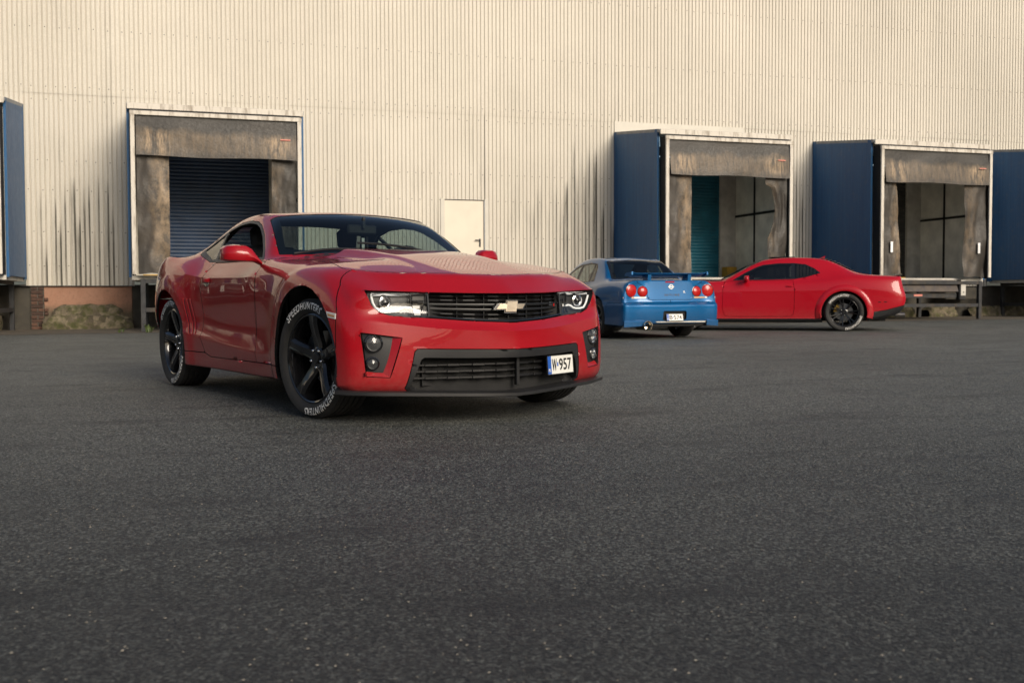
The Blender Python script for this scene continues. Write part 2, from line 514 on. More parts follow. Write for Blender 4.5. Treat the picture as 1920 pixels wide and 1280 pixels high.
def warp_text(mb, body, r, half_angle, height, y, centre, flip=False, yfn=None):
    """lettering bent round a tyre: outer face towards +y"""
    vs, fs = text_mesh(body, 1.0, offset=.016, spacing=1.12)
    tb = bmesh.new(); tv = [tb.verts.new(v) for v in vs]
    for f in fs:
        try: tb.faces.new([tv[i] for i in f])
        except ValueError: pass
    bmesh.ops.triangulate(tb, faces=tb.faces)
    for it in range(3):
        le = [e for e in tb.edges if e.calc_length() > .16]
        if le: bmesh.ops.subdivide_edges(tb, edges=le, cuts=1); bmesh.ops.triangulate(tb, faces=tb.faces)
    tb.verts.index_update(); vs = [v.co.copy() for v in tb.verts]; fs = [tuple(v.index for v in f.verts) for f in tb.faces]; tb.free()
    for v in vs: v.x += v.y*.22
    w = max(v.x for v in vs)-min(v.x for v in vs); x0 = (max(v.x for v in vs)+min(v.x for v in vs))/2
    hh = max(v.y for v in vs); out = []
    for v in vs:
        a = (v.x-x0)/w*2*half_angle; rr = r+(v.y/hh-.5)*height
        th = centre-a                       # seen from +y (outside), clockwise reading
        # wheel seen from outside (+y): image right = -x
        X, Z = -rr*math.sin(-th+0.0), rr*math.cos(th)
        out.append((-rr*math.sin(-th)*1.0 if False else rr*math.sin(th), y if yfn is None else yfn(rr), Z))
    mb.add(out, fs)

def wheel(name, parent, loc, rot, rad, width, rim, spokes, caliper=None, letters=True, steer=0, outer_left=True):
    """wheel, outer face towards local +y; rot about z afterwards"""
    w = empty(name, loc, parent); w.rotation_euler = (0, rot, (0 if outer_left else math.pi)+steer)
    h = width/2
    t = MB()
    sw = rad-rim
    prof = [(rim-.012, h*.62), (rim+.004, h*.80), (rim+.02, h*.93), (rim+sw*.45, h*1.0), (rim+sw*.72, h*.985), (rad-.022, h*.93), (rad-.010, h*.86), (rad-.003, h*.76)]
    tread = []; ng = 4
    for g in range(ng+1):
        a = h*.76-(2*h*.76)*(g/(ng+1)); b = h*.76-(2*h*.76)*((g+1)/(ng+1))
        tread += [(rad, a-.006 if g else a), (rad, b+.006 if g < ng else b)]
        if g < ng: tread += [(rad-.008, b+.004), (rad-.008, b-.004)]
    prof = prof+tread+[(r, -y) for r, y in reversed(prof)]
    t.lathe(prof, 72); t.build('tyre', M['rubber'], w, True, 28)
    if letters:
        yf = lambda rr: interp(rr, [rim, rim+.02, rim+sw*.45, rim+sw*.72, rad-.022], [h*.80, h*.93, h*1.0, h*.985, h*.93])+.003
        for c in (R(14), R(214)):
            m = MB()
            warp_text(m, 'SPEED', rim+sw*.55, R(15.5), sw*.46, 0, c+R(16.5), yfn=yf)
            warp_text(m, 'HUNTERS', rim+sw*.55, R(21), sw*.46, 0, c-R(21), yfn=yf)
            tag(m.build('sidewall_lettering', M['letter'], w), kind='stuff')
    # rim
    b = MB()
    b.lathe([(rim-.004, h*.84), (rim+.006, h*.80), (rim+.004, h*.74), (rim-.014, h*.74), (rim-.022, h*.55), (rim-.026, -h*.6), (rim-.01, -h*.85)], 64)
    b.lathe([(rim-.004, h*.84), (rim-.012, h*.80), (rim-.016, h*.70)], 64)
    b.build('rim', M['gloss_black'], w, True, 30)
    sp_ = MB(); spokes(sp_, rim, h); sp_.build('spokes', M['gloss_black'], w, True, 22)
    hb = MB(); hb.lathe([(0.0, h*.60), (.030, h*.60), (.034, h*.57), (.034, h*.45)], 28); hb.build('hub_cap', M['satin_black'], w, True)
    for k in range(5):
        a = R(36+72*k); n = MB(); n.lathe([(0, .019), (.005, .018), (.0085, .013), (.0095, 0)], 8, (.056*math.sin(a), h*.46, .056*math.cos(a)))
        n.build('lug_nut', M['chrome'], w, True, 50)
    d = MB(); d.lathe([(.07, -.005), (.165, -.005), (.165, -.03), (.07, -.03)], 48); d.lathe([(0, .0), (.075, 0), (.075, -.04)], 32)
    d.build('brake_disc', M['steel'], w, True, 30)
    c = MB(); c.lathe([(.125, .022), (.185, .022), (.185, -.055), (.125, -.055), (.125, .022)], 12, (0, 0, 0), 'y', R(25), R(75)); c.build('brake_caliper', caliper or M['satin_black'], w)
    return w

def star_spokes(mb, rim, h):
    """five broad bevelled spokes"""
    for k in range(5):
        a = 2*math.pi*k/5; ca, sa = math.cos(a), math.sin(a)
        def P(x, r, y): return (r*sa+x*ca, y, r*ca-x*sa)
        secs = [(.035, .040, .032, h*.50), (.085, .037, .026, h*.50), (.15, .038, .020, h*.66), (.21, .041, .020, h*.78), (rim-.012, .045, .024, h*.80)]
        rows = []
        for r, wo_, wi, y in secs:
            rows.append([P(-wo_, r, y-.045), P(-wo_, r, y-.016), P(-wi, r, y), P(0, r, y-.004), P(wi, r, y), P(wo_, r, y-.016), P(wo_, r, y-.045)])
        mb.grid(rows)
    mb.lathe([(.072, h*.30), (.072, h*.46), (.06, h*.50), (.03, h*.50)], 30)
def mesh_spokes(n=7, wd=.011):
    def f(mb, rim, h):
        for k in range(n):
            a = 2*math.pi*k/n
            for off in (-.13, .13):
                secs = [(.03, a, h*.45), (.10, a+off*.35, h*.52), (.18, a+off*.9, h*.68), (rim-.01, a+off*1.15, h*.8)]
                rows = []
                for r, b, y in secs:
                    ca, sa = math.cos(b), math.sin(b)
                    P = lambda x, yy: (r*sa+x*ca, yy, r*ca-x*sa)
                    rows.append([P(-wd, y-.035), P(-wd, y-.006), P(-wd*.5, y), P(wd*.5, y), P(wd, y-.006), P(wd, y-.035)])
                mb.grid(rows)
        mb.lathe([(.068, h*.25), (.068, h*.45), (.055, h*.50), (.03, h*.50)], 30)
    return f

def on_skin(sk, axis, sg, pts, off=0.0):
    out = []
    for u, v in pts:
        p, n = sk.at(axis, u, v, sg)
        out.append(p+n*off if p is not None else None)
    return out

def ground_z(x, y): return .004*x+.004*(y-7)-.006
def place_car(root, x, y, heading):
    n = Vector((-.004, -.004, 1)).normalized()
    f = Vector((math.cos(heading), math.sin(heading), 0)); f = (f-n*f.dot(n)).normalized(); l = n.cross(f)
    root.matrix_world = Matrix(((f.x, l.x, n.x, x), (f.y, l.y, n.y, y), (f.z, l.z, n.z, ground_z(x, y)), (0, 0, 0, 1)))

def plate(parent, name, text, c, ux, uy, w=.305, h=.114, skew=0):
    """short licence plate: white field, blue band, black figures; ux/uy unit vectors of its face"""
    ux, uy = Vector(ux).normalized(), Vector(uy).normalized(); nn = ux.cross(uy); c = Vector(c)
    root = MB(); root.prism([(-w/2, -h/2), (w/2, -h/2), (w/2, h/2), (-w/2, h/2)], lambda u, v, d: c+ux*u+uy*v+nn*d, -.002, 0)
    o = root.build(name, M['plate'], parent)
    f = MB(); t = .004
    for poly in ([(-w/2-t, -h/2-t), (w/2+t, -h/2-t), (w/2+t, -h/2), (-w/2-t, -h/2)], [(-w/2-t, h/2), (w/2+t, h/2), (w/2+t, h/2+t), (-w/2-t, h/2+t)], [(-w/2-t, -h/2), (-w/2, -h/2), (-w/2, h/2), (-w/2-t, h/2)], [(w/2, -h/2), (w/2+t, -h/2), (w/2+t, h/2), (w/2, h/2)]):
        f.prism(poly, lambda u, v, d: c+ux*u+uy*v+nn*d, -.006, .003)
    f.build('plate_frame', M['black_plastic'], o)
    b = MB(); b.prism([(-w/2+.001, -h/2+.001), (-w/2+.04, -h/2+.001), (-w/2+.04, h/2-.001), (-w/2+.001, h/2-.001)], lambda u, v, d: c+ux*u+uy*v+nn*d, 0, .0012)
    b.build('country_band', M['plate_blue'], o)
    def put(body, hgt, wid, x, y, mat, nm, off=0.0, d=.0024):
        vs, fs = text_mesh(body, 1.0, offset=off)
        x0, x1, y0, y1 = min(v.x for v in vs), max(v.x for v in vs), min(v.y for v in vs), max(v.y for v in vs)
        m = MB(); m.add([c+ux*(x+((v.x-x0)/(x1-x0)-.5)*wid)+uy*(y+((v.y-y0)/(y1-y0)-.5)*hgt)+nn*d for v in vs], fs); tag(m.build(nm, mat, o), kind='stuff')
    k = w/.305
    put('PL', .018, .026*k, -w/2+.0205*k, -h/2+.024, M['white_print'], 'country_code', .02)
    a, bb = text.split(' ')
    put(a, h*.66, .056*k, -w/2+.079*k, 0, M['ink'], 'plate_characters', .012)
    put(bb, h*.66, .148*k, -w/2+.209*k, 0, M['ink'], 'plate_characters', .012)
    st = MB(); st.prism([(-w/2+.113*k, -.010), (-w/2+.127*k, -.010), (-w/2+.127*k, .014), (-w/2+.113*k, .014)], lambda u, v, d: c+ux*u+uy*v+nn*d, 0, .0012)
    st.build('registration_sticker', M['plate_blue'], o)
    return o
# ------------------------------------------------------------------ ground
def asphalt():
    n = NT('asphalt')
    big = n.noise(.35, 5, .6); mid = n.noise(2.2, 5, .6)
    v = n.vor(125, out='Color'); v2 = n.noise(220, 3, .7); sp = n.vor(38, out='Distance'); spc = n.vor(38, out='Color')
    base = n.ramp(n.math('ADD', n.math('MULTIPLY', big, .6), n.math('MULTIPLY', mid, .4)), [(.35, (.055, .0575, .0515)), (.65, (.090, .0935, .084))])
    grain = n.ramp(v, [(.10, .14), (.50, .80), (.90, 2.9)])
    c = n.mix(1.0, base, grain, 'MULTIPLY')
    c = n.mix(1.0, c, n.ramp(n.noise(60, 4, .9), [(.36, .30), (.64, 1.85)]), 'MULTIPLY')
    fleck = n.math('MULTIPLY', n.ramp(sp, [(.10, 1.0), (.17, 0.0)]), n.ramp(spc, [(.72, 0.0), (.80, 1.0)]))
    c = n.mix(n.math('MULTIPLY', fleck, .75), c, (.34, .31, .26))
    st = n.ramp(n.noise(.9, 6, .62, n.mapped((1, 2.6, 1))), [(.54, 0.0), (.68, .60)])   # old oil and tyre marks
    c = n.mix(st, c, (.018, .017, .016))
    x, y, z = n.sep()                       # dark foreground asphalt strip, plus lens darkening painted into the colour towards the camera
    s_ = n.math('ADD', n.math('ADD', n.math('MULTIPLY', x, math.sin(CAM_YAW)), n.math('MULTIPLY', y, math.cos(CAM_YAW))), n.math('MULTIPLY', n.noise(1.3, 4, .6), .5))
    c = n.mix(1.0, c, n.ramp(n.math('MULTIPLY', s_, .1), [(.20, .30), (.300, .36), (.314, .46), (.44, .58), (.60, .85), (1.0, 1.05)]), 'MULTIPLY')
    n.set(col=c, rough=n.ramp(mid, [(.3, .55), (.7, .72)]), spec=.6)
    h = n.math('ADD', n.math('MULTIPLY', n.vor(130), 1.0), n.math('MULTIPLY', v2, .5))
    n.bump(h, .55, .006)
    return n.m
def ground():
    m = MB(); S = 500
    m.add([(x, y, ground_z(x, y)) for x, y in ((-S, -S), (S, -S), (S, S), (-S, S))], [(0, 1, 2, 3)])
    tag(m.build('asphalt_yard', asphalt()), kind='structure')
ground()

def verge():
    n = NT('dirt_strip'); f = n.noise(3, 6, .7); g = n.noise(45, 4, .7)
    c = n.mix(n.ramp(f, [(.4, 0.0), (.6, 1.0)]), (.070, .058, .042), (.115, .095, .070)); c = n.mix(1.0, c, n.ramp(g, [(.3, .6), (.7, 1.3)]), 'MULTIPLY')
    n.set(col=c, rough=.95); n.bump(g, .7, .01)
    from mathutils import noise as N
    A, Bp = [], []
    for k in range(221):
        x = -44+88*k/220; y = 22.35+.22*N.noise(Vector((x*.9, 0, 0)))+.10*N.noise(Vector((x*3.3, 5, 0)))
        A.append((x, y, ground_z(x, y)+.004)); Bp.append((x, 26.2, ground_z(x, 26.2)+.006))
    m = MB(); m.strip(A, Bp); tag(m.build('dirt_verge', n.m), kind='structure')
verge()
def weeds():
    mat = simple('weed_green', (.07, .10, .03), .6, var=.4, nscale=8); rr = random.Random(4)
    spots = [(-.52, 22.55, .16, 16, 'small green weed tuft at the foot of the navy door dock leg'), (-1.05, 22.75, .07, 14, 'low green weed patch beside the rubble footing'), (.05, 22.9, .12, 10, 'green weed growing under the navy door dock')]
    for (x, y, h, n_, lab) in spots:
        z = ground_z(x, y)+.003; m = MB()
        for k in range(n_):
            a = rr.uniform(0, 6.28); r = rr.uniform(.2, 1)*h; b = Vector((x+rr.uniform(-.05, .05), y+rr.uniform(-.05, .05), z)); t = b+Vector((math.cos(a)*r, math.sin(a)*r, h*rr.uniform(.5, 1.1))); md = (b+t)/2+Vector((0, 0, h*.2)); w_ = Vector((-math.sin(a), math.cos(a), 0))*rr.uniform(.012, .03)
            m.add([b-w_*.3, b+w_*.3, md+w_, t, md-w_], [(0, 1, 2, 4), (4, 2, 3)])
        tag(m.build('weed', mat), lab, 'weed', 'weeds at the wall')
weeds()

def grit():
    rr = random.Random(21); m = MB(); vs = []; fs = []
    for k in range(1600):
        d = 1.7+11*rr.random()**1.6; a = CAM_YAW+rr.uniform(-.48, .48)
        x, y = d*math.sin(a), d*math.cos(a); z = ground_z(x, y); s = rr.uniform(.002, .0055)
        q = rr.uniform(0, 3.14); c, t = math.cos(q), math.sin(q); o = len(vs)
        for (u, v, w_) in ((1, 0, .3), (0, .8, .35), (-1, .1, .3), (0, -.7, .3), (.1, 0, .8)): vs.append((x+(u*c-v*t)*s, y+(u*t+v*c)*s, z+w_*s))
        fs += [(o, o+1, o+4), (o+1, o+2, o+4), (o+2, o+3, o+4), (o+3, o, o+4)]
    m.add(vs, fs); tag(m.build('loose_grit', simple('grit', (.22, .20, .165), .8, var=.5, nscale=4)), 'pale loose grit scattered over the asphalt', 'grit', kind='stuff')
grit()
# ------------------------------------------------------------------ the warehouse wall with its loading docks
YW, ZJ = 25.70, 5.27
DOCKS = [-34.40, -28.50, -22.60, -16.70, -10.80, -4.90, .865, 12.64, 18.55, 24.45, 30.35]
BOXH, FRH = 1.765, 1.70
def mat_cladding():
    n = NT('cream_cladding')
    big = n.noise(.30, 4, .6); x, y, z = n.sep()
    oi = n.n('ShaderNodeObjectInfo').outputs['Random']
    base = n.mix(n.ramp(big, [(.35, 0.0), (.65, 1.0)]), (.572, .535, .460), (.642, .602, .522))
    base = n.mix(n.math('MULTIPLY', oi, .22), base, (.545, .515, .445))
    rib = n.math('FLOOR', n.math('DIVIDE', x, .100)); fr = n.math('FRACT', n.math('DIVIDE', x, .100))
    groove = n.ramp(fr, [(.52, .30), (.66, 1.0), (.92, 1.0), (.99, .30)])
    w1 = n.n('ShaderNodeTexWhiteNoise', noise_dimensions='1D'); n.l(rib, w1.inputs['W'])
    w2 = n.n('ShaderNodeTexWhiteNoise', noise_dimensions='1D'); n.l(n.math('ADD', rib, 77.3), w2.inputs['W'])
    # run-off stains: where they gather on the wall, how far up each rib they reach
    def spot(x0, half, ztop, amp):
        gx = n.math('MAXIMUM', n.math('SUBTRACT', 1.0, n.math('DIVIDE', n.math('ABSOLUTE', n.math('SUBTRACT', x, x0)), half)), 0.0)
        top = n.math('SUBTRACT', ztop, n.math('MULTIPLY', w1.outputs['Value'], ztop*.45))
        gz = n.math('MINIMUM', n.math('MAXIMUM', n.math('DIVIDE', n.math('SUBTRACT', top, z), .55), 0.0), 1.0)
        return n.math('MULTIPLY', n.math('MULTIPLY', n.math('POWER', gx, .6), gz), amp)
    st = n.math('ADD', spot(-2.0, 1.2, 3.5, 1.5), spot(10.1, 1.7, 4.8, 2.2))
    st = n.math('ADD', st, spot(15.6, 1.3, 4.9, 1.5)); st = n.math('ADD', st, spot(-8.0, 2.0, 3.6, .6))
    gen = n.math('MULTIPLY', n.ramp(n.noise(1.0, 4, .6, n.mapped((1.2, 1.2, .45))), [(.48, 0.0), (.68, .55)]), n.ramp(n.math('MULTIPLY', z, .1), [(.10, 1.0), (.55, .35), (.75, .25)]))
    st = n.math('ADD', st, gen)
    soft = n.ramp(n.noise(1.0, 6, .7, n.mapped((30, 30, .8))), [(.36, .15), (.62, 1.0)])
    g = n.math('MULTIPLY', n.math('MULTIPLY', st, soft), n.math('MULTIPLY', groove, n.math('POWER', w2.outputs['Value'], 1.2)))
    g = n.math('MINIMUM', n.math('MULTIPLY', g, 1.6), .92)
    line = n.math('MULTIPLY', n.ramp(fr, [(.64, 0.0), (.72, .20), (.88, .20), (.95, 0.0)]), n.ramp(w2.outputs['Value'], [(.1, .5), (.9, 1.0)]))
    c = n.mix(line, base, (.25, .21, .15))
    c = n.mix(g, c, (.055, .052, .038))
    c = n.mix(1.0, c, n.ramp(n.noise(40, 4, .7), [(.35, .90), (.65, 1.04)]), 'MULTIPLY')
    n.set(col=c, rough=.5, spec=.4); return n.m
def mat_blue():
    n = NT('blue_dock_panel'); f = n.noise(1.0, 5, .6, n.mapped((14, 14, .5))); g = n.noise(7, 5, .7)
    c = n.mix(n.ramp(f, [(.3, 0.0), (.7, 1.0)]), (.014, .080, .200), (.026, .115, .260))
    c = n.mix(n.ramp(g, [(.52, 0.0), (.78, .40)]), c, (.15, .16, .17))
    n.set(col=c, rough=n.ramp(g, [(.3, .40), (.7, .55)]), spec=.3); return n.m
def mat_white_frame():
    n = NT('white_frame'); f = n.noise(1.0, 6, .65, n.mapped((9, 9, 1.6))); s = n.vor(18)
    c = n.mix(n.ramp(f, [(.48, 0.0), (.68, .85)]), (.60, .56, .49), (.17, .13, .085))
    n.set(col=c, rough=.55); return n.m
def mat_curtain(kind, seed):
    """grey rubber cloth, rubbed pale and brown where lorries press against it (local dock coordinates)"""
    n = NT('dock_curtain'); x, y, z = n.sep()
    mp = n.n('ShaderNodeMapping'); mp.inputs['Location'].default_value = (seed*7.3, seed*3.1, seed*1.7); n.l(n.obj(), mp.inputs['Vector']); v = mp.outputs[0]
    def sc(a): 
        m = n.n('ShaderNodeMapping'); m.inputs['Scale'].default_value = a; n.l(v, m.inputs['Vector']); return m.outputs[0]
    big = n.noise(1.1, 3, .5, v); st = n.noise(1.0, 7, .72, sc((16, 3, 2.6))); fine = n.noise(26, 6, .7, v); wob = n.noise(2.6, 4, .6, v)
    base = n.mix(n.ramp(big, [(.35, 0.0), (.65, 1.0)]), (.024, .022, .019), (.046, .040, .034))
    if kind == 'head':
        t = n.math('ADD', z, n.math('MULTIPLY', n.math('SUBTRACT', wob, .5), .30))
        band = n.ramp(n.math('SUBTRACT', t, 3.5), [(.08, .15), (.24, .75), (.52, .9), (.68, 0.0)])
        ends = n.math('MULTIPLY', n.ramp(n.math('ABSOLUTE', n.math('MULTIPLY', x, .5)), [(.44, 0.0), (.58, 1.0), (.68, .8), (.76, 0.0)]), band)
        rub = n.math('ADD', n.math('MULTIPLY', n.math('MULTIPLY', band, n.ramp(st, [(.35, .12), (.65, .75)])), .62), n.math('MULTIPLY', ends, n.ramp(st, [(.42, 0.0), (.60, .9)])))
    else:
        ax = n.math('ABSOLUTE', x)
        t = n.math('ADD', ax, n.math('MULTIPLY', n.math('SUBTRACT', wob, .5), .35))
        band = n.ramp(n.math('SUBTRACT', t, .85), [(.02, .2), (.14, .9), (.30, .85), (.52, .05)])
        up_ = n.ramp(n.math('MULTIPLY', z, .2), [(.26, .35), (.40, 1.0), (.70, .9)])
        rub = n.math('MULTIPLY', n.math('MULTIPLY', band, up_), n.ramp(n.noise(1.0, 7, .7, sc((7, 3, 4))), [(.36, .08), (.64, 1.0)]))
        rub = n.math('MULTIPLY', rub, {'left': .9, 'right': .35}[kind])
    rub = n.math('MINIMUM', rub, 1.0)
    c = n.mix(rub, base, (.34, .245, .15))
    c = n.mix(n.ramp(n.math('MULTIPLY', fine, st), [(.33, 0.0), (.5, .6)]), c, (.02, .018, .016))
    n.set(col=c, rough=n.ramp(fine, [(.3, .38), (.7, .62)]), spec=.4)
    n.bump(n.noise(9, 5, .6, v), .5, .02); return n.m
def mat_plaster():
    n = NT('old_plaster'); f = n.noise(1.6, 7, .65); g = n.noise(18, 6, .7); x, y, z = n.sep()
    c = n.mix(n.ramp(f, [(.35, 0.0), (.62, 1.0)]), (.30, .155, .10), (.36, .20, .135))
    c = n.mix(n.ramp(g, [(.5, 0.0), (.75, .5)]), c, (.12, .085, .06))
    edge = n.ramp(n.math('ADD', z, n.math('MULTIPLY', n.noise(7, 4), .3)), [(.55, 1.0), (.80, 0.0)])
    c = n.mix(edge, c, (.11, .09, .06))
    n.set(col=c, rough=.9); n.bump(g, .6, .01); return n.m
def mat_stone():
    n = NT('mossy_stone'); v = n.vor(9, out='Color'); f = n.noise(5, 6, .7); g = n.noise(40, 4, .7); ge = n.n('ShaderNodeNewGeometry')
    c = n.mix(n.ramp(v, [(.2, 0.0), (.8, 1.0)]), (.085, .07, .048), (.21, .175, .12))
    c = n.mix(n.ramp(f, [(.46, 0.0), (.60, .85)]), c, (.06, .065, .018))
    c = n.mix(1.0, c, n.ramp(g, [(.3, .55), (.7, 1.35)]), 'MULTIPLY')
    n.set(col=c, rough=.95); n.bump(n.math('ADD', f, n.math('MULTIPLY', g, .4)), .9, .03); return n.m
def mat_steel(name, a, b, rust):
    n = NT(name); f = n.noise(4, 6, .7); s = n.noise(1.0, 5, .6, n.mapped((7, 7, 1.2)))
    c = n.mix(n.ramp(f, [(.4, 0.0), (.6, 1.0)]), a, b); c = n.mix(n.ramp(s, [(.50, 0.0), (.68, .8)]), c, rust)
    n.set(col=c, rough=.7); n.bump(f, .3, .004); return n.m
def mat_brick():
    n = NT('dark_brick'); oi = n.n('ShaderNodeObjectInfo').outputs['Random']; g = n.noise(30, 5, .7)
    c = n.mix(oi, (.055, .032, .024), (.12, .062, .042)); c = n.mix(1.0, c, n.ramp(g, [(.3, .6), (.7, 1.3)]), 'MULTIPLY')
    n.set(col=c, rough=.9); n.bump(g, .5, .006); return n.m
B = dict(clad=mat_cladding(), blue=mat_blue(), white=mat_white_frame(), plaster=mat_plaster(), stone=mat_stone(), brick=mat_brick(),
         steel=mat_steel('dark_steel', (.016, .017, .019), (.034, .035, .037), (.05, .037, .024)),
         rust=mat_steel('rusty_plate', (.060, .050, .043), (.095, .075, .060), (.03, .03, .05)),
         fabric=simple('black_fabric', (.014, .013, .012), .8, var=.4, nscale=9, bump=.4),
         navy=simple('navy_slats', (.020, .045, .100), .42, var=.25, nscale=3), teal=simple('teal_slats', (.008, .115, .175), .4, var=.2, nscale=3),
         dkslat=simple('grey_slats', (.05, .05, .045), .5, var=.2, nscale=3),
         lining=simple('grey_lining', (.74, .72, .64), .6, var=.18, nscale=2.5), mull=simple('dark_mullion', (.012, .012, .012), .5),
         jamb=simple('jamb_concrete', (.50, .48, .43), .75, var=.2, nscale=4, bump=.3), yellow=simple('yellow_paint', (.42, .24, .02), .6, var=.3, nscale=8),
         door=simple('cream_door', (.66, .60, .49), .45, var=.06, nscale=2), grey=simple('galvanised', (.22, .23, .24), .5, var=.25, nscale=5),
         red_print=simple('red_print', (.62, .22, .17), .6), mortar=simple('mortar', (.10, .09, .075), .95, bump=.4),
         flash=simple('pale_flashing', (.56, .53, .46), .5, var=.08, nscale=3), conc=simple('concrete', (.055, .050, .040), .9, var=.35, nscale=5, bump=.6))

def sheet(x0, x1, z0, z1, y, name, parent, mat):
    """ribbed metal sheet: flat crowns, narrow grooves on a fixed lattice"""
    P = .100; prof = ((0, 0), (.068, 0), (.077, .024), (.091, .024), (.100, 0))
    pts = [(x0, 0)]
    k = math.floor(x0/P)
    while k*P < x1:
        for u, d in prof[:-1]:
            x = k*P+u
            if x0 < x < x1: pts.append((x, d))
        k += 1
    pts.append((x1, 0))
    pts[0] = (x0, pts[1][1] if len(pts) > 2 else 0)
    m = MB(); m.strip([(x, y+d, z0) for x, d in pts], [(x, y+d, z1) for x, d in pts])
    return m.build(name, mat, parent)

def warehouse():
    root = empty('warehouse', (0, 0, 0)); tag(root, 'long warehouse wall of cream corrugated metal sheets with grime streaks', 'building')
    rnd = random.Random(3); W_ = .10*10
    x = -46*W_/W_
    k0 = int(-44/W_)
    for k in range(k0, int(44/W_)):
        sheet(k*W_, (k+1)*W_+.006, ZJ-.01, 9.6, YW-.012-.003*(k % 2), 'cladding_sheet', root, B['clad'])
    # lower sheets between the docks
    spans = []; prev = -44.0
    for c in DOCKS: spans.append((prev, c-BOXH+.01)); prev = c+BOXH-.01
    spans.append((prev, 44.0))
    for a, b in spans:
        if a < 5 < b: parts = [(a, 6.34, 1.02, ZJ+.03), (6.34, 7.39, 3.165, ZJ+.03), (7.39, b, 1.02, ZJ+.03)]
        else: parts = [(a, b, 1.02, ZJ+.03)]
        for (p, q, z0, z1) in parts:
            k = math.floor(p/W_)
            while k*W_ < q:
                u, v = max(p, k*W_), min(q, (k+1)*W_+.006)
                if v-u > .02: sheet(u, v, z0, z1, YW-.003*(k % 2), 'cladding_sheet', root, B['clad'])
                k += 1
    for i, c in enumerate(DOCKS):
        if i == 7:
            m = MB(); m.box((c+.12, YW-.012, 5.11), (BOXH*2+.24, .02, .33)); m.build('flashing', B['flash'], root)
            sheet(c+BOXH-.05, c+BOXH+.1, 4.9, ZJ+.03, YW-.006, 'cladding_sheet', root, B['clad'])
        else: sheet(c-BOXH, c+BOXH, 4.6, ZJ+.03, YW-.006, 'cladding_sheet', root, B['clad'])
    # screw heads
    m = MB(); rr = random.Random(5)
    for z in (8.25, 6.71, 5.42):
        k = int(-12/.10)
        while k*.10 < 36:
            if z < ZJ or True:
                xx = k*.10+.034; m.lathe([(.012, 0), (.009, -.006), (0, -.007)], 6, (xx, YW-.016, z+rr.uniform(-.012, .012)))
            k += rr.choice((2, 3))
    for z in (5.12, 3.79, 3.14, 2.22, 1.47):
        k = int(-12/.10)
        while k*.10 < 36:
            xx = k*.10+.034
            if all(abs(xx-c) > BOXH+.03 for c in DOCKS) and not (6.3 < xx < 7.45 and z < 3.2):
                m.lathe([(.012, 0), (.009, -.006), (0, -.007)], 6, (xx, YW-.003, z+rr.uniform(-.012, .012)))
            k += rr.choice((2, 3))
    tag(m.build('screw_heads', B['rust'], root), kind='stuff')
    # pale trim beside the personnel door, the door
    for xx, ww in ((6.30, .10), (7.43, .10)):
        m = MB(); m.box((xx, YW-.010, 2.13), (ww, .03, 2.10)); m.build('door_trim', B['flash'], root)
    m = MB(); m.box((6.865, YW+.03, 2.10), (1.05, .05, 2.08)); d = m.build('door', B['door'], root)
    m = MB(); m.box((7.37, YW+.0, 2.12), (.025, .06, 2.06)); m.build('door_seal', B['grey'], d)
    m = MB(); m.tube([(7.255, YW+.005, 2.165), (7.255, YW-.045, 2.165), (7.12, YW-.045, 2.165)], .012, 8); m.box((7.255, YW+.0, 2.10), (.045, .016, .20), None, .004); m.build('handle', M['black_plastic'], d, True, 40)
    m = MB(); m.box((6.865, YW+.09, 2.2), (1.3, .02, 2.3)); m.build('door_backing', B['mull'], root)
    # plinth
    m = MB(); m.box((0, YW+.20, .42), (88, .28, 1.26)); pl = m.build('plinth', B['conc'], root)
    m = MB(); m.box((-1.87, YW+.045, .62), (1.84, .03, .80), None, .004); m.build('pink_render', B['plaster'], pl)
    m = MB(); m.box((0, YW+.02, 1.022), (88, .10, .016)); m.build('drip_edge', B['mull'], root)
    # brick pier at the end of the pink render
    rb = random.Random(9)
    for r in range(12):
        z = .06+r*.079
        xs = [(-3.06, .135), (-2.915, .12)] if r % 2 else [(-3.06, .255)]
        if r in (4, 5, 8): xs = xs+[(-2.79, .09)]
        for (x0, ww) in xs:
            m = MB(); m.box((x0+ww/2, YW+.03+rb.uniform(-.006, .006), z+.034), (ww-.012, .10, .066), None, .006); m.build('brick', B['brick'], pl)
    m = MB(); m.box((-2.93, YW+.05, .53), (.27, .09, .95)); m.build('mortar_bed', B['mortar'], pl)
    # rubble footing
    def rubble(x0, x1, z0, z1, yf, name, amp=.05, seed=1, top_in=.12):
        from mathutils import noise as N
        nx, nz = int((x1-x0)/.035), 12; rows = []
        for j in range(nz+5):
            row = []
            for i in range(nx+1):
                x = x0+(x1-x0)*i/nx
                if j <= nz: z = z0+(z1-z0)*j/nz; y = yf+top_in*(j/nz)**2
                else: z = z1; y = yf+top_in+(j-nz)*.06
                p = Vector((x*4.2+seed*9, y*4, z*5.0)); d = N.noise(p)*amp+N.noise(p*3.1)*amp*.6+N.noise(p*8)*amp*.3
                e = min(i, nx-i)/nx; en = -0.06*max(0, 1-e*14)
                row.append((x+N.noise(p*2)*amp*.6, y-d-en, z+N.noise(p*1.7+Vector((4, 4, 4)))*amp*.9*(1 if j else 0)-(.10*max(0, 1-e*9) if j > nz*.6 else 0)))
            rows.append(row)
        m = MB(); m.grid(rows); return m.build(name, B['stone'], pl, True, 80)
    rubble(-2.80, -.93, -.05, .36, YW-.42, 'rubble_footing', .05, 1)
    rubble(-2.60, -1.15, .30, .60, YW-.22, 'rubble_footing', .05, 2)
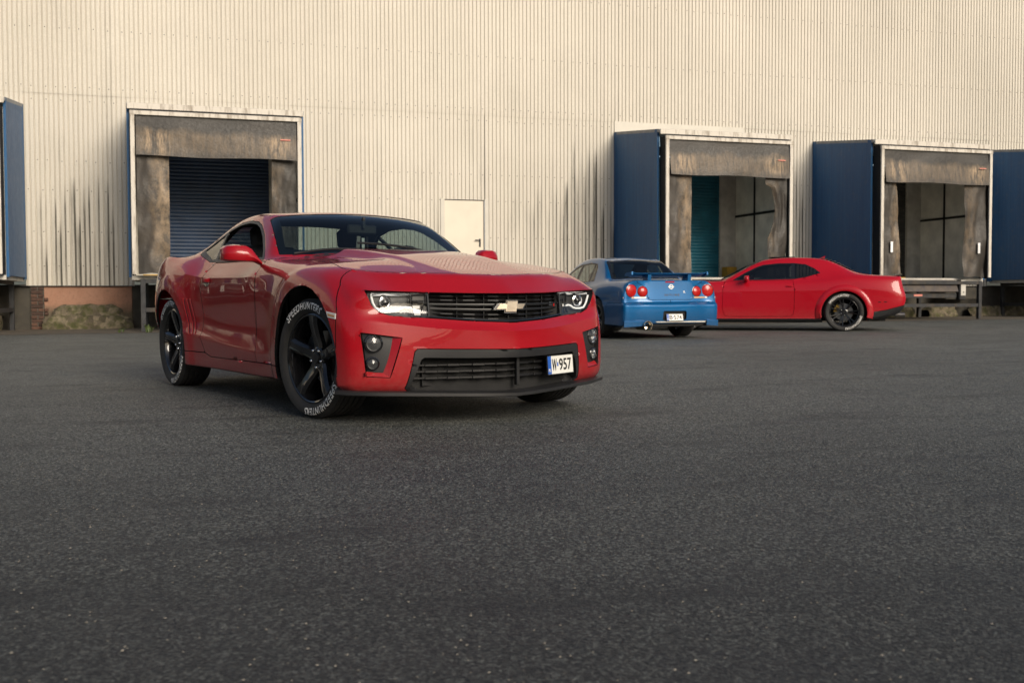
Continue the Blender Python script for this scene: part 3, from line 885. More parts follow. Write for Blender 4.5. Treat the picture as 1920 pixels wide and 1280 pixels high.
    for a, b, s in ((17.1, 18.2, 3), (18.9, 20.0, 4), (20.45, 21.4, 5), (21.9, 24, 6), (-6.2, -3.6, 7), (.2, 2.2, 8), (11.4, 13.6, 9)):
        rubble(a, b, -.05, .45, YW-.40, 'rubble_footing', .06, s)
    # things hanging round the docks at the right: concrete beams
    for (c, d) in (((21.3, YW-.35, .82), (1.1, .5, .34)), ((-4.6, YW-.30, .72), (1.8, .3, .20)), ((-4.8, YW-.30, .42), (1.4, .3, .16))):
        m = MB(); m.box(c, d, None, .02); m.build('concrete_beam', B['conc'], root)
    return root

def roller(name, parent, x0, x1, z0, z1, y, mat):
    m = MB(); P = .085; n = int((z1-z0)/P); A = []
    pts = []
    for k in range(n):
        for t, d in ((0, 0), (.18, -.010), (.5, -.016), (.82, -.010)): pts.append((z0+(k+t)*P, y+d))
    pts.append((z0+n*P, y))
    m.strip([(x0, yy, z) for z, yy in pts], [(x1, yy, z) for z, yy in pts])
    return m.build(name, mat, parent, True, 50)

def curtain(name, parent, mat, x0, x1, z0, z1, y, fold, seed, taper=0.0, tilt=0.0, tnx=14, tnz=30):
    from mathutils import noise as N
    rows = []
    for j in range(tnz+1):
        t = j/tnz; z = z0+(z1-z0)*t; row = []
        for i in range(tnx+1):
            u = i/tnx; x = x0+(x1-x0)*u+taper*(1-t)*(u if taper > 0 else (1-u))
            if abs(taper) > 0: x = x0+(x1-x0)*u+taper*(1-t)*u
            p = Vector((u*1.6+seed*5, t*3.0*(z1-z0)/3, seed)); d = N.noise(p)*fold+N.noise(p*2.7)*fold*.5
            row.append((x, y+tilt*(1-t)+d*min(1, 6*min(1-t+.05, 1)), z+(.012*math.sin(u*9+seed) if j == 0 else 0)))
        rows.append(row)
    m = MB(); m.grid(rows); return m.build(name, mat, parent, True, 80)

def dock(cx, label, door, curt, seed, near=True, group='loading dock shelters along the wall'):
    """local frame: origin on the wall line, -y towards the yard"""
    r = empty('dock_shelter', (cx, YW, 0)); tag(r, label, 'loading dock', group)
    yb, yf = 23.1-YW, 22.8-YW; zb = 1.20
    def ztop(y): return 4.68+(4.98-4.68)*(y-yb)/(0-yb)
    for s in (1, -1):
        x = s*BOXH
        # side wall in one insulated panel with corner profiles
        m = MB(); m.prism([(yb+.14, zb), (-.16, zb), (-.16, ztop(-.16)-.12), (yb+.14, ztop(yb+.14)-.12)], lambda u, v, d: (d, u, v), x, x-s*.04); m.build('side_panel', B['blue'], r)
        for (a, b) in ((yb, yb+.15), (-.17, 0.0)):
            m = MB(); m.prism([(a, zb-.03), (b, zb-.03), (b, ztop(b)), (a, ztop(a))], lambda u, v, d: (d, u, v), x+s*.006, x-s*.046); m.build('corner_profile', B['blue'], r)
        m = MB(); m.prism([(yb+.15, ztop(yb+.15)-.13), (-.17, ztop(-.17)-.13), (-.17, ztop(-.17)+.004), (yb+.15, ztop(yb+.15)+.004)], lambda u, v, d: (d, u, v), x+s*.004, x-s*.044); m.build('top_flashing', B['blue'], r)
        # lining on the inside: grey boards behind dark rails
        xi = x-s*.052
        m = MB(); m.prism([(yb+.02, zb), (-.02, zb), (-.02, 4.6), (yb+.02, 4.5)], lambda u, v, d: (d, u, v), xi, xi-s*.004); m.build('lining_board', B['lining'], r)
        for (a, b, z0, z1) in ((-1.13, -1.07, zb, 4.4), (-.08, -.02, zb, 4.4), (yb+.1, -.08, 2.85, 2.91), (yb+.06, yb+.12, zb, 4.4)):
            m = MB(); m.prism([(a, z0), (b, z0), (b, z1), (a, z1)], lambda u, v, d: (d, u, v), xi-s*.004, xi-s*.026); m.build('lining_rail', B['mull'], r)
        # jamb beside the door opening
        m = MB(); m.box((s*1.48, -.06, 2.85), (.46, .12, 3.3)); m.build('door_jamb', B['jamb'], r)
        # folded black fabric between box and frame
        curtain('fabric_gusset', r, B['fabric'], 0, .001, zb+.05, 4.5, 0, 0, seed) if False else None
        from mathutils import noise as N
        rows = []
        for j in range(25):
            z = zb+.03+(4.50-zb)*j/24; rows.append([(s*(FRH-.05+.05*t)+s*.02*N.noise(Vector((z*3, t*2, seed))), yf+.03+(yb-yf-.03)*t, z-.04*math.sin(t*3.1)) for t in (0, .25, .5, .75, 1)])
        m = MB(); m.grid(rows); m.build('fabric_gusset', B['fabric'], r, True, 80)
        # white frame upright
        m = MB(); m.box((s*(FRH-.05), yf, (1.22+4.5)/2), (.085, .05, 4.5-1.22), None, .006); m.build('frame_post', B['white'], r)
    m = MB(); m.box((0, yf-.003, 4.455), (FRH*2, .056, .085), None, .006); m.build('frame_rail', B['white'], r)
    # roof of the box and its stained front edge
    m = MB(); m.prism([(yb-.10, 4.60), (yb-.10, 4.675), (0, 5.0), (0, 4.93)], lambda u, v, d: (d, u, v), -BOXH-.005, BOXH+.005); m.build('shelter_roof', B['grey'], r)
    m = MB(); m.box((0, yb-.125, 4.615), (BOXH*2-.02, .045, .125), None, .01); m.build('roof_fascia', B['white'], r)
    rows = [[(x, yf+.03+(yb-.10-yf-.03)*t, 4.49+.10*t) for t in (0, 1)] for x in (-FRH+.02, FRH-.02)]
    m = MB(); m.grid(rows); m.build('fabric_top', B['fabric'], r)
    # curtains
    hc = curtain('head_curtain', r, curt[0], -FRH+.115, FRH-.115, 3.60, 4.42, yf+.025, .035, seed, 0, -.10, 40, 16)
    m = MB(); m.box((1.36, yf-.055, 4.02), (.20, .006, .024)); m.build('warning_label', B['red_print'], hc)
    lw, rw_, lt, rt_ = curt[3]
    lc = curtain('side_curtain', r, curt[1], -FRH+.12, -FRH+.12+lw, 1.24, 3.70, yf+.07, .07, seed+3, lt)
    rc = curtain('side_curtain', r, curt[2], FRH-.12-rw_, FRH-.12, 1.24, 3.70, yf+.07, .07, seed+5, 0)
    if rt_:
        for v in rc.data.vertices:
            t = (3.7-v.co.z)/2.46; u = (FRH-.12-v.co.x)/rw_
            if t > .12: v.co.x += u*rt_*(math.sin(min(1, t*1.6)*math.pi*.9))
    for cc, xx in ((lc, -1.35), (rc, 1.32)):
        if seed in (4, 5):
            m = MB(); m.box((xx, yf+.0, 1.98), (.07, .004, .27)); m.build('white_sticker', M['white_print'], cc)
    # door
    if door == 'navy': roller('roller_door', r, -1.27, 1.27, 1.25, 4.45, -.03, B['navy'])
    elif door == 'teal': roller('roller_door', r, -1.27, 1.27, 1.25, 4.45, -.03, B['teal'])
    else: roller('roller_door', r, -1.27, 1.27, 1.25, 4.45, -.03, B['dkslat'])
    m = MB(); m.box((0, -.06, 4.55), (3.4, .12, .22)); m.build('door_lintel', B['mull'], r)
    if door == 'teal':
        m = MB(); m.box((1.36, -.42, 1.37), (.30, .30, .32), None, .02); m.build('yellow_guard', B['yellow'], r)
    # dock platform, leveller lip, bumpers, legs
    g0 = ground_z(cx, 23)
    m = MB(); m.box((0, (yb-.05)/2, 1.16), (BOXH*2-.1, abs(yb)-.05, .09)); m.build('platform', B['jamb'], r)
    m = MB(); m.prism([(yb-.02, 1.16), (yb-.16, .86), (yb-.12, .84), (yb+.03, 1.12)], lambda u, v, d: (d, u, v), -1.02, .82); m.build('leveller_lip', B['rust'], r)
    m = MB(); m.box((-.1, yb+.02, .755), (1.9, .14, .13), None, .01); m.build('leveller_beam', B['steel'], r)
    m = MB(); m.box((-.35, yb-.055, .765), (.26, .006, .05)); m.build('warning_label', B['red_print'], r)
    for s in (1, -1):
        m = MB(); m.box((s*.97, yb-.05, .90), (.20, .16, .52), None, .02); bp = m.build('dock_bumper', M['black_plastic'], r)
        m = MB(); m.box((s*.985, yb-.135, .955), (.15, .012, .40), None, .003); m.build('bumper_plate', B['jamb'], bp)
        for z in (.84, 1.07):
            m = MB(); m.lathe([(.018, 0), (.014, -.012), (0, -.014)], 8, (s*.985, yb-.142, z)); m.build('bolt', M['black_plastic'], bp)
        m = MB(); m.box((s*1.50, yb-.12, (1.14+g0)/2-.02), (.10, .10, 1.14-g0+.03), None, .008); m.build('leg', B['steel'], r)
        m = MB(); m.box((s*1.50, -.35, (1.14+g0)/2-.02), (.10, .10, 1.14-g0+.03), None, .008); m.build('leg', B['steel'], r)
        for z in (1.085, .50):
            m = MB(); m.box((s*1.50, (yb-.12-.35)/2, z), (.08, abs(yb)-.55+.28, .085)); m.build('side_rail', B['steel'], r)
    m = MB(); m.box((0, yb-.12, 1.09), (2.9, .085, .085)); m.build('cross_rail', B['steel'], r)
    m = MB(); m.box((0, yb-.12, .505), (2.9, .07, .085)); m.build('cross_rail', B['steel'], r)
    m = MB(); m.box((-1.18, yb-.19, 1.212), (.62, .05, .018)); m.build('yellow_edge', B['yellow'], r)
    return r

warehouse()
CH = [mat_curtain('head', k) for k in range(3)]; CL = [mat_curtain('left', k+3) for k in range(2)]; CR = [mat_curtain('right', k+5) for k in range(2)]
dock(DOCKS[6], 'loading dock shelter with closed navy roller door behind the front red coupe', 'navy', (CH[1], CL[1], CR[1], (.62, .50, 0.0, 0)), 1)
dock(DOCKS[5], 'loading dock shelter cut by the picture edge beside the pink plastered plinth', 'grey', (CH[2], CL[0], CR[0], (.62, .50, 0.0, 0)), 2)
dock(DOCKS[7], 'loading dock shelter with teal roller door and yellow guard block behind the blue saloon', 'teal', (CH[0], CL[1], CR[1], (.60, .60, 0.0, .28)), 3)
dock(DOCKS[8], 'loading dock shelter with grey lined interior and rusty leveller lip behind the red coupe tail', 'grey', (CH[1], CL[0], CR[0], (.40, .69, .16, 0)), 4)
dock(DOCKS[9], 'loading dock shelter showing only its blue side panel beside the rusty leveller dock', 'grey', (CH[2], CL[1], CR[1], (.6, .6, 0, 0)), 6)
d0 = dock(DOCKS[4], 'loading dock shelter next along the wall past the pink plinth dock', 'navy', (CH[0], CL[1], CR[0], (.6, .6, 0, 0)), 7)
for i, lab in ((3, 'second loading dock shelter along the wall past the brick pier'), (2, 'third loading dock shelter along the wall past the brick pier'), (1, 'fourth loading dock shelter along the wall past the brick pier'), (0, 'loading dock shelter at the far end of the long wall')):
    d = copy_tree(d0); d.location = (DOCKS[i], YW, 0); d['label'] = lab
# ------------------------------------------------------------------ the red coupe in front (x forward from its front axle, y left, z up)
def interior(root, seats, dash, wheel_c, floor_z=.32, x0=-.7, x1=-2.6, hw=.72, rear_seat=None):
    m = MB(); m.box(((x0+x1)/2, 0, floor_z), (abs(x1-x0), hw*2, .04)); m.box((x0+.02, 0, floor_z+.25), (.04, hw*2, .5)); m.box((x1, 0, floor_z+.22), (.04, hw*2, .44))
    for s in (1, -1): m.box(((x0+x1)/2, s*hw, floor_z+.24), (abs(x1-x0), .03, .48))
    m.build('cabin_tub', M['interior'], root)
    d = MB(); dx, dz = dash
    d.grid([[(dx+.32, y, dz-.03), (dx+.15, y, dz+.012), (dx, y, dz), (dx-.06, y, dz-.06), (dx-.05, y, dz-.25), (dx+.1, y, dz-.42)] for y in (-hw, -hw*.5, 0, hw*.5, hw)])
    d.build('dashboard', M['interior'], root, True, 60)
    for (x, y) in seats:
        s = MB()
        s.box((x, y, floor_z+.22), (.50, .50, .16), Euler((0, -.1, 0)), .04)
        s.box((x-.30, y, floor_z+.52), (.15, .50, .62), Euler((0, -.28, 0)), .05)
        o = s.build('seat', M['seat'], root, True, 40)
        hr = MB(); hr.box((x-.41, y, floor_z+.90), (.09, .25, .17), Euler((0, -.2, 0)), .03); hr.build('headrest', M['seat'], o, True, 40)
    if rear_seat:
        s = MB(); s.box((rear_seat+.2, 0, floor_z+.2), (.5, hw*1.6, .16), None, .04); s.box((rear_seat-.12, 0, floor_z+.46), (.14, hw*1.6, .5), Euler((0, -.35, 0)), .04)
        s.build('rear_seat', M['seat'], root, True, 40)
    if wheel_c:
        w = MB(); cx, cy_, cz = wheel_c; pts = []
        for k in range(25):
            a = 2*math.pi*k/24; pts.append((cx+.07*math.cos(a)*.9, cy_+.185*math.sin(a), cz+.17*math.cos(a)))
        w.tube(pts, .014, 8, False)
        w.box((cx+.02, cy_, cz-.02), (.05, .3, .05)); w.box((cx+.02, cy_, cz-.08), (.05, .06, .16))
        w.build('steering_wheel', M['interior'], root, True, 40)

def wheel_wells(root, xs, zc, r, y0, y1):
    for x in xs:
        for s in (1, -1):
            m = MB(); m.lathe([(r, y1*s), (r, y0*s), (.0, y0*s)], 32, (x, 0, zc), 'y', R(-100), R(100)); m.build('wheel_arch_liner', M['undertray'], root, True, 40)

def camaro():
    root = empty('sports_car'); tag(root, 'glossy red sports coupe with gold cross emblem and black star wheels parked in front', 'car')
    red = paint('red_paint', (.285, .0035, .009))
    X = [None, .345, .12, -.10, -.35, -.60, -.90, -1.15, -1.45, -1.80, -2.20, -2.50, -2.85, -3.25, None]
    def line(c0, ys, zs, c1): return [c0]+[(X[i], ys[i-1], zs[i-1]) for i in range(1, 14)]+[c1]
    side = [
        line((.50, .83, .175), [.84, .86, .87, .86, .83, .82, .82, .82, .82, .83, .86, .87, .74], [.18]*12+[.24], (-3.62, .62, .26)),
        line((.555, .868, .235), [.930, .940, .945, .935, .905, .89, .888, .888, .89, .905, .932, .935, .83], [.225, .22, .22, .215, .21, .205, .205, .205, .205, .205, .21, .225, .30], (-3.70, .68, .33)),
        line((.562, .876, .35), [.938, .952, .955, .945, .922, .912, .912, .912, .914, .925, .948, .955, .885], [.36, .36, .36, .355, .35, .355, .37, .385, .41, .435, .44, .44, .44], (-3.75, .735, .44)),
        line((.560, .878, .47), [.938, .952, .955, .945, .915, .893, .888, .886, .888, .898, .944, .960, .918], [.50, .50, .50, .50, .50, .50, .50, .50, .51, .53, .55, .56, .57], (-3.77, .765, .57)),
        line((.550, .878, .600), [.932, .948, .952, .945, .915, .900, .895, .893, .893, .902, .950, .962, .920], [.645, .66, .67, .675, .68, .685, .69, .69, .695, .71, .73, .745, .75], (-3.77, .765, .74)),
        line((.540, .866, .680), [.902, .922, .930, .925, .905, .896, .894, .893, .892, .900, .940, .948, .905], [.79, .825, .845, .855, .862, .866, .868, .87, .875, .89, .92, .94, .93], (-3.75, .735, .90)),
    ]
    top = [
        [(.548, .838, .774)]+[(x, y, z) for x, y, z in [(.28, .825, .880), (.10, .838, .908), (-.12, .845, .928), (-.37, .842, .944), (-.62, .836, .958), (-.93, .826, .974), (-1.17, .822, .980), (-1.45, .82, .985), (-1.80, .82, .988), (-2.20, .825, .998), (-2.50, .848, 1.032), (-2.85, .862, 1.056), (-3.25, .845, 1.050)]]+[(-3.70, .69, .985)],
        [(.612, .68, .766), (.43, .66, .873), (.12, .672, .937), (-.10, .672, .954), (-.35, .675, .972), (-.61, .69, .985), (-.86, .752, 1.008), (-1.09, .695, 1.160), (-1.35, .632, 1.288), (-1.76, .612, 1.325), (-2.17, .605, 1.290), (-2.50, .625, 1.195), (-2.86, .660, 1.058), (-3.25, .64, 1.026), (-3.76, .60, 1.005)],
        [(.700, .46, .757), (.575, .46, .866), (.12, .41, .960), (-.10, .445, .967), (-.35, .465, .983), (-.60, .485, .995), (-.77, .55, 1.012), (-1.00, .50, 1.178), (-1.28, .45, 1.325), (-1.75, .44, 1.352), (-2.20, .44, 1.322), (-2.55, .46, 1.212), (-2.96, .50, 1.065), (-3.28, .48, 1.028), (-3.78, .45, 1.012)],
        [(.805, .23, .751), (.662, .25, .861), (.12, .315, .975), (-.10, .345, 1.006), (-.35, .365, 1.036), (-.60, .385, 1.054), (-.71, .30, 1.018), (-.945, .26, 1.190), (-1.245, .23, 1.338), (-1.75, .22, 1.366), (-2.21, .22, 1.338), (-2.58, .23, 1.222), (-3.00, .25, 1.065), (-3.29, .24, 1.028), (-3.79, .22, 1.015)],
        [(.862, 0, .749), (.690, 0, .857), (.12, 0, .973), (-.10, 0, 1.012), (-.35, 0, 1.041), (-.60, 0, 1.058), (-.69, 0, 1.020), (-.93, 0, 1.194), (-1.235, 0, 1.342), (-1.75, 0, 1.371), (-2.22, 0, 1.342), (-2.60, 0, 1.226), (-3.02, 0, 1.065), (-3.30, 0, 1.028), (-3.80, 0, 1.015)],
    ]
    front = [  # c1 .. c4 (centre)
        [(.60, .66, .175), (.68, .45, .175), (.76, .22, .175), (.79, 0, .175)],
        [(.648, .715, .235), (.725, .49, .232), (.815, .24, .232), (.858, 0, .232)],
        [(.668, .715, .35), (.752, .50, .35), (.852, .245, .35), (.898, 0, .35)],
        [(.665, .715, .47), (.755, .50, .465), (.862, .245, .465), (.910, 0, .462)],
        [(.655, .705, .585), (.752, .49, .556), (.866, .24, .538), (.918, 0, .531)],
        [(.614, .69, .662), (.694, .47, .640), (.800, .235, .618), (.857, 0, .608)],
    ]
    rear = [[(-3.73+dx, .52, z), (-3.755+dx, .38, z), (-3.77+dx, .2, z), (-3.78+dx, 0, z)] for dx, z in ((.05, .24), (-.05, .30), (-.08, .44), (-.10, .57), (-.11, .74), (-.08, .90))]
    cre = [('f', 4, (0, 1), .6), ('f', 4, (1, 4), 1.0), ('f', 6, (0, 4), 1.0), ('x', 1, (0, 4), .6), ('fc', 4, (2, 6), .75), ('t', 4, (0, 2), .7), ('s', 2, (5, 11), .85), ('s', 1, (0, 14), .5), ('s', 5, (6, 11), .6), ('t', 3, (1, 5), .8), ('t', 2, (1, 5), .7), ('t', 0, (6, 13), .75), ('x', 5, (0, 4), .6), ('x', 6, (1, 4), .5), ('t', 1, (6, 12), .35), ('v', 0, (0, 6), .1)]
    bm = make_skin(side, top, front, rear, cre)
    flare(bm, 0, .345, .50, .615, .016, .6); flare(bm, -2.852, .345, .48, .60, .012, .6)
    sk = Skin(bm)
    A = lambda *r: (lambda c, n, m: m in r)
    # --- wheel openings
    for s in (1, -1):
        for xc, rr in ((0.0, .455), (-2.852, .445)):
            sk.cut('void', [(xc+rr*math.cos(t), .345+rr*math.sin(t)) for t in [R(-40+k*260/46) for k in range(47)]]+[(xc-rr*.75, -.1), (xc+rr*.75, -.1)], 'y', lambda c, n, m, s=s: c.y*s > .35)
    # --- panels
    sk.cut('front_bumper', [(.45, -.1), (.45, .66), (.40, .80), (.30, .90), (1.3, .90), (1.3, -.1)], 'y', lambda c, n, m: True, ['body'])
    hood = [(.668, 0), (.664, .12), (.640, .25), (.552, .46), (.408, .66), (.318, .755), (.262, .79), (.20, .79), (.0, .758), (-.3, .740), (-.58, .738), (-.63, .70), (-.645, .5), (-.645, .3), (-.655, 0)]
    hood = chaikin(hood, 1)
    hood = hood+[(x, -y) for x, y in reversed(hood[1:-1])]
    sk.cut('hood', hood, 'z', lambda c, n, m: m == TOP and c.z > .8)
    ws = [(-.70, 0), (-.72, .28), (-.785, .55), (-.875, .742), (-1.00, .715), (-1.10, .690), (-1.325, .632), (-1.275, .45), (-1.235, .23), (-1.225, 0)]
    ws = ws+[(x, -y) for x, y in reversed(ws[1:-1])]
    sk.cut('windshield', ws, 'z', lambda c, n, m: m == TOP and c.z > .9)
    bl = [(-2.26, 0), (-2.245, .3), (-2.22, .52), (-2.5, .545), (-2.85, .585), (-2.94, .5), (-2.985, .25), (-3.0, 0)]
    bl = bl+[(x, -y) for x, y in reversed(bl[1:-1])]
    sk.cut('rear_window', bl, 'z', lambda c, n, m: m == TOP and c.z > .9)
    for s in (1, -1):
        side_f = lambda c, n, m, s=s: c.y*s > .4
        sk.cut('door', [(-.90, .978), (-.935, .90), (-.955, .60), (-.93, .40), (-.905, .292), (-1.90, .285), (-2.0, .31), (-2.09, .43), (-2.075, .60), (-2.135, .80), (-2.05, .93), (-1.97, 1.0), (-1.5, 1.0)], 'y', lambda c, n, m, s=s: m == SIDE and c.y*s > .4, ['body'])
        dlo = [(-.985, .990), (-1.10, 1.076), (-1.25, 1.173), (-1.40, 1.245), (-1.52, 1.281), (-1.70, 1.299), (-1.92, 1.293), (-2.15, 1.254), (-2.33, 1.178), (-2.46, 1.095), (-2.43, 1.068), (-2.12, 1.000), (-1.6, .992)]
        sk.cut('window_trim', dlo, 'y', lambda c, n, m, s=s: m == TOP and c.y*s > .4 and abs(n.y) > .3)
        cx_, cz_ = -1.72, 1.12
        inn = [(-1.040, 1.006), (-1.12, 1.067), (-1.265, 1.160), (-1.41, 1.230), (-1.53, 1.264), (-1.70, 1.282), (-1.92, 1.276), (-2.14, 1.238), (-2.31, 1.164), (-2.41, 1.098), (-2.12, 1.020), (-1.6, 1.011)]
        dv = lambda z: -1.985-(z-1.0)*.80
        def clip(poly, front):
            out = []; n = len(poly)
            off = .022 if front else -.022
            for i in range(n):
                p, q = poly[i], poly[(i+1) % n]; fp = p[0]-dv(p[1])-off; fq = q[0]-dv(q[1])-off
                ip, iq = (fp > 0) == front, (fq > 0) == front
                if ip: out.append(p)
                if ip != iq: t = fp/(fp-fq); out.append((p[0]+(q[0]-p[0])*t, p[1]+(q[1]-p[1])*t))
            return out
        for nm, fr in (('door_glass', True), ('quarter_glass', False)):
            sk.cut(nm, clip(inn, fr), 'y', lambda c, n, m, s=s: m == TOP and c.y*s > .4 and abs(n.y) > .3)
    # fenders, quarters, roof
    sk.retag('fender', ['body'], lambda c, m: c.x > -.93 and c.z < 1.0 and not (c.x < -.80 and c.z > .985))
    for s in (1, -1):
        sk.cut('rocker', [(-.30, .10), (-.40, .294), (-.905, .292), (-1.90, .285), (-2.0, .31), (-2.6, .31), (-2.6, .10)], 'y', lambda c, n, m, s=s: m == SIDE and c.y*s > .4, ['body', 'fender'])
        rf = [(-.80, .99), (-1.0, 1.3), (-1.3, 1.5), (-2.28, 1.5), (-2.26, 1.27), (-1.4, 1.2), (-.95, .985)]
    roofp = [(-1.20, 0), (-1.245, .3), (-1.30, .50), (-1.375, .60), (-1.75, .585), (-2.2, .565), (-2.235, .3), (-2.25, 0)]
    roofp = roofp+[(x, -y) for x, y in reversed(roofp[1:-1])]
    sk.cut('roof', roofp, 'z', lambda c, n, m: m == TOP and c.z > 1.1, ['body'])
    dk = [(-3.02, 0), (-3.0, .3), (-2.95, .60), (-3.2, .62), (-3.7, .58), (-3.9, .4), (-3.9, 0)]
    dk = dk+[(x, -y) for x, y in reversed(dk[1:-1])]
    sk.cut('trunk_lid', dk, 'z', lambda c, n, m: m == TOP, ['body'])
    sk.retag('rear_bumper', ['body'], lambda c, m: c.x < -3.45 and c.z < .72)
    # --- openings in the nose
    nose = lambda c, n, m: m == FRONT or (m == SIDE and c.x > .45)
    # grille and lamp opening
    op = mir([(0, .580), (.25, .592), (.46, .610), (.68, .628), (.74, .648), (.778, .69), (.812, .768), (.70, .7645), (.46, .7545), (.23, .749), (0, .7465)])
    sk.cut('upper_opening', op, 'x', nose)
    for s in (1, -1):
        hl = [(s*u, v) for u, v in [(.468, .614), (.68, .632), (.735, .651), (.770, .69), (.800, .760), (.70, .757), (.468, .748)]]
        sk.cut('headlamp_lens', hl, 'x', lambda c, n, m, s=s: nose(c, n, m) and c.y*s > .3)
        fg = [(s*u, v) for u, v in [(.846, .530), (.640, .499), (.704, .278), (.824, .286)]]
        sk.cut('fog_opening', fg, 'x', lambda c, n, m, s=s: nose(c, n, m) and c.y*s > .3)
    lo = mir([(0, .150), (.50, .17), (.590, .196), (.612, .212), (.575, .42), (.56, .436), (.3, .430), (0, .424)])
    sk.cut('lower_bezel', lo, 'x', nose)
    li = mir([(0, .165), (.30, .172), (.50, .185), (.575, .200), (.590, .222), (.540, .375), (.525, .386), (.3, .380), (0, .376)])
    sk.cut('lower_opening', li, 'x', nose)
    # --- extract
    for s in (1, -1):
        for nm, on in (('fender', 'fender'), ('door', 'door'), ('rocker', 'side_skirt')):
            o = sk.extract(nm, on, red, root, s, depth=.02)
            if nm == 'door': doors = o if s == -1 else o
            if nm == 'door':
                # handle in its cup
                p, n = sk.at('y', -1.985, .852, s)
                hb = MB(); pts = []
                rows = []
                for k in range(7):
                    t = k/6; x = -1.90-.18*t; q, nn = sk.at('y', x, .856, s); bul = .028*math.sin(math.pi*min(1, max(0, t)))**.5 if 0 < t < 1 else 0
                    rows.append([q+nn*bul*.2+Vector((0, 0, .020)), q+nn*(bul+.004)+Vector((0, 0, .014)), q+nn*(bul+.004)+Vector((0, 0, -.010)), q+nn*bul*.2+Vector((0, 0, -.018))])
                hb.grid(rows); hb.build('handle', red, o, True, 50)
                cu = MB(); c0, cn = sk.at('y', -1.99, .84, s)
                cu.add([q+nn*.001 for q, nn in [sk.at('y', -1.99+.07*math.cos(2*math.pi*k/20), .842+.032*math.sin(2*math.pi*k/20), s) for k in range(20)]], [tuple(range(20))])
                cu.build('handle_cup', M['gloss_black'], o)
        sk.extract('window_trim', 'window_trim', M['black_plastic'], root, s, gap=0, depth=.01)
        if s > 0: sk.extract('door_glass', 'side_window', M['glass'], root, s, gap=0, depth=.01, offset=.006)   # the near window is wound down
        sk.extract('quarter_glass', 'quarter_window', M['glass'], root, s, gap=0, depth=.01, offset=.006)
        sk.extract('body', 'quarter_panel', red, root, s, depth=.02)
        lens = sk.extract('headlamp_lens', 'headlight', M['lens'], root, s, gap=.001, depth=.004, offset=.010)
        headlamp(sk, lens, s)
        foglamps(sk, root, s, red)
    fb = sk.extract('front_bumper', 'front_bumper', red, root, 0, depth=.05)
    sk.extract('hood', 'hood', red, root, 0); sk.extract('roof', 'roof', red, root, 0, depth=.02)
    sk.extract('trunk_lid', 'trunk_lid', red, root, 0); sk.extract('rear_bumper', 'rear_bumper', red, root, 0)
    wsh = sk.extract('windshield', 'windshield', M['glass'], root, 0, gap=0, depth=.006, offset=.004)
    rw = sk.extract('rear_window', 'rear_window', M['glass'], root, 0, gap=0, depth=.006, offset=.004)
    # black frit border of the windscreen
    m = MB(); 
    inn = [(-.76, 0), (-.775, .28), (-.835, .54), (-.915, .685), (-1.03, .655), (-1.12, .628), (-1.285, .585), (-1.245, .43), (-1.205, .22), (-1.195, 0)]
    inn = inn+[(x, -y) for x, y in reversed(inn[1:-1])]
    def gl(x, y):
        p, n = sk.at('z', x, y, 1); return p-n*.007
    oo = [(x, y) for x, y in ws]
    n_ = len(oo)
    m.add([gl(*p) for p in oo]+[gl(*p) for p in inn], [(i, (i+1) % n_, n_+(i+1) % n_, n_+i) for i in range(n_)])
    m.build('frit_border', M['satin_black'], wsh, True)
    # headliner and pillars seen from inside
    sk.retag('liner', ['roof'], lambda c, m: True)
    sk.extract('liner', 'headliner', M['headliner'], root, 0, offset=.035, thick=False)
    sk.extract('body', 'pillar_trim', M['headliner'], root, 0, offset=.03, thick=False, keep=lambda c: c.z > 1.0 and c.x < -.8 and c.x > -3.0)
    # --- grille
    g = MB()
    def bar(z0, z1, y0, y1, inset, t0, depth, n=24):
        rows = []
        for k in range(n+1):
            y = y0+(y1-y0)*k/n; u = abs(y)/.46
            zz = [z0+(u*u)*t0, z1+(u*u)*t0]
            p, nn = sk.at('x', y, .66+.02*u)
            if p is None: continue
            x = p.x-inset
            rows.append([(x-depth, y, zz[0]), (x, y, zz[0]+.001), (x+.002, y, (zz[0]+zz[1])/2), (x, y, zz[1]-.001), (x-depth, y, zz[1])])
        return rows
    gr = MB(); gr.grid([[ (sk.at('x', y, .665)[0].x-.075, y, z) for z in (.57, .65, .76)] for y in [-.47+.94*k/16 for k in range(17)]]); gback = gr.build('grille', M['undertray'], root)
    for z0, z1, t0 in ((.594, .602, .018), (.619, .626, .014), (.645, .660, .010), (.674, .689, .006), (.702, .709, .006), (.727, .734, .004)):
        b = MB(); b.grid(bar(z0, z1, -.462, .462, .030 if z1-z0 > .01 else .036, t0, .02)); b.build('grille_bar', M['satin_black'], gback, True, 40)
    for z0, t0 in ((.6225, .014), (.7055, .006), (.598, .018), (.7305, .004)):
        for yy in (-.36, -.24, -.10, .10, .24, .36):
            b = MB(); b.grid(bar(z0-.0055, z0+.0055, yy-.032, yy+.032, .030, t0, .012, 3)); b.build('grille_block', M['satin_black'], gback, True, 40)
    for yy in (-.3, -.15, 0, .15, .3):
        p, n = sk.at('x', yy, .67); b = MB(); b.box((p.x-.05, yy, .665), (.02, .005, .15)); b.build('grille_rib', M['satin_black'], gback)
    fr = MB()
    for path in ([(y, .586+.030*(abs(y)/.465)**1.5) for y in [-.465+.93*k/30 for k in range(31)]], [(-.466, .616), (-.466, .745)], [(.466, .616), (.466, .745)]):
        rows = []
        for (y, z) in path:
            p, n = sk.at('x', y, min(max(z, .60), .73)); rows.append((p.x-.018, y, z))
        fr.tube(rows, .008, 6)
    fr.build('grille_surround', M['gloss_black'], gback, True, 50)
    # emblem: a cross with slanted arms
    p, n = sk.at('x', 0, .672); ux = Vector((0, 1, 0)); ex = p.x-.010
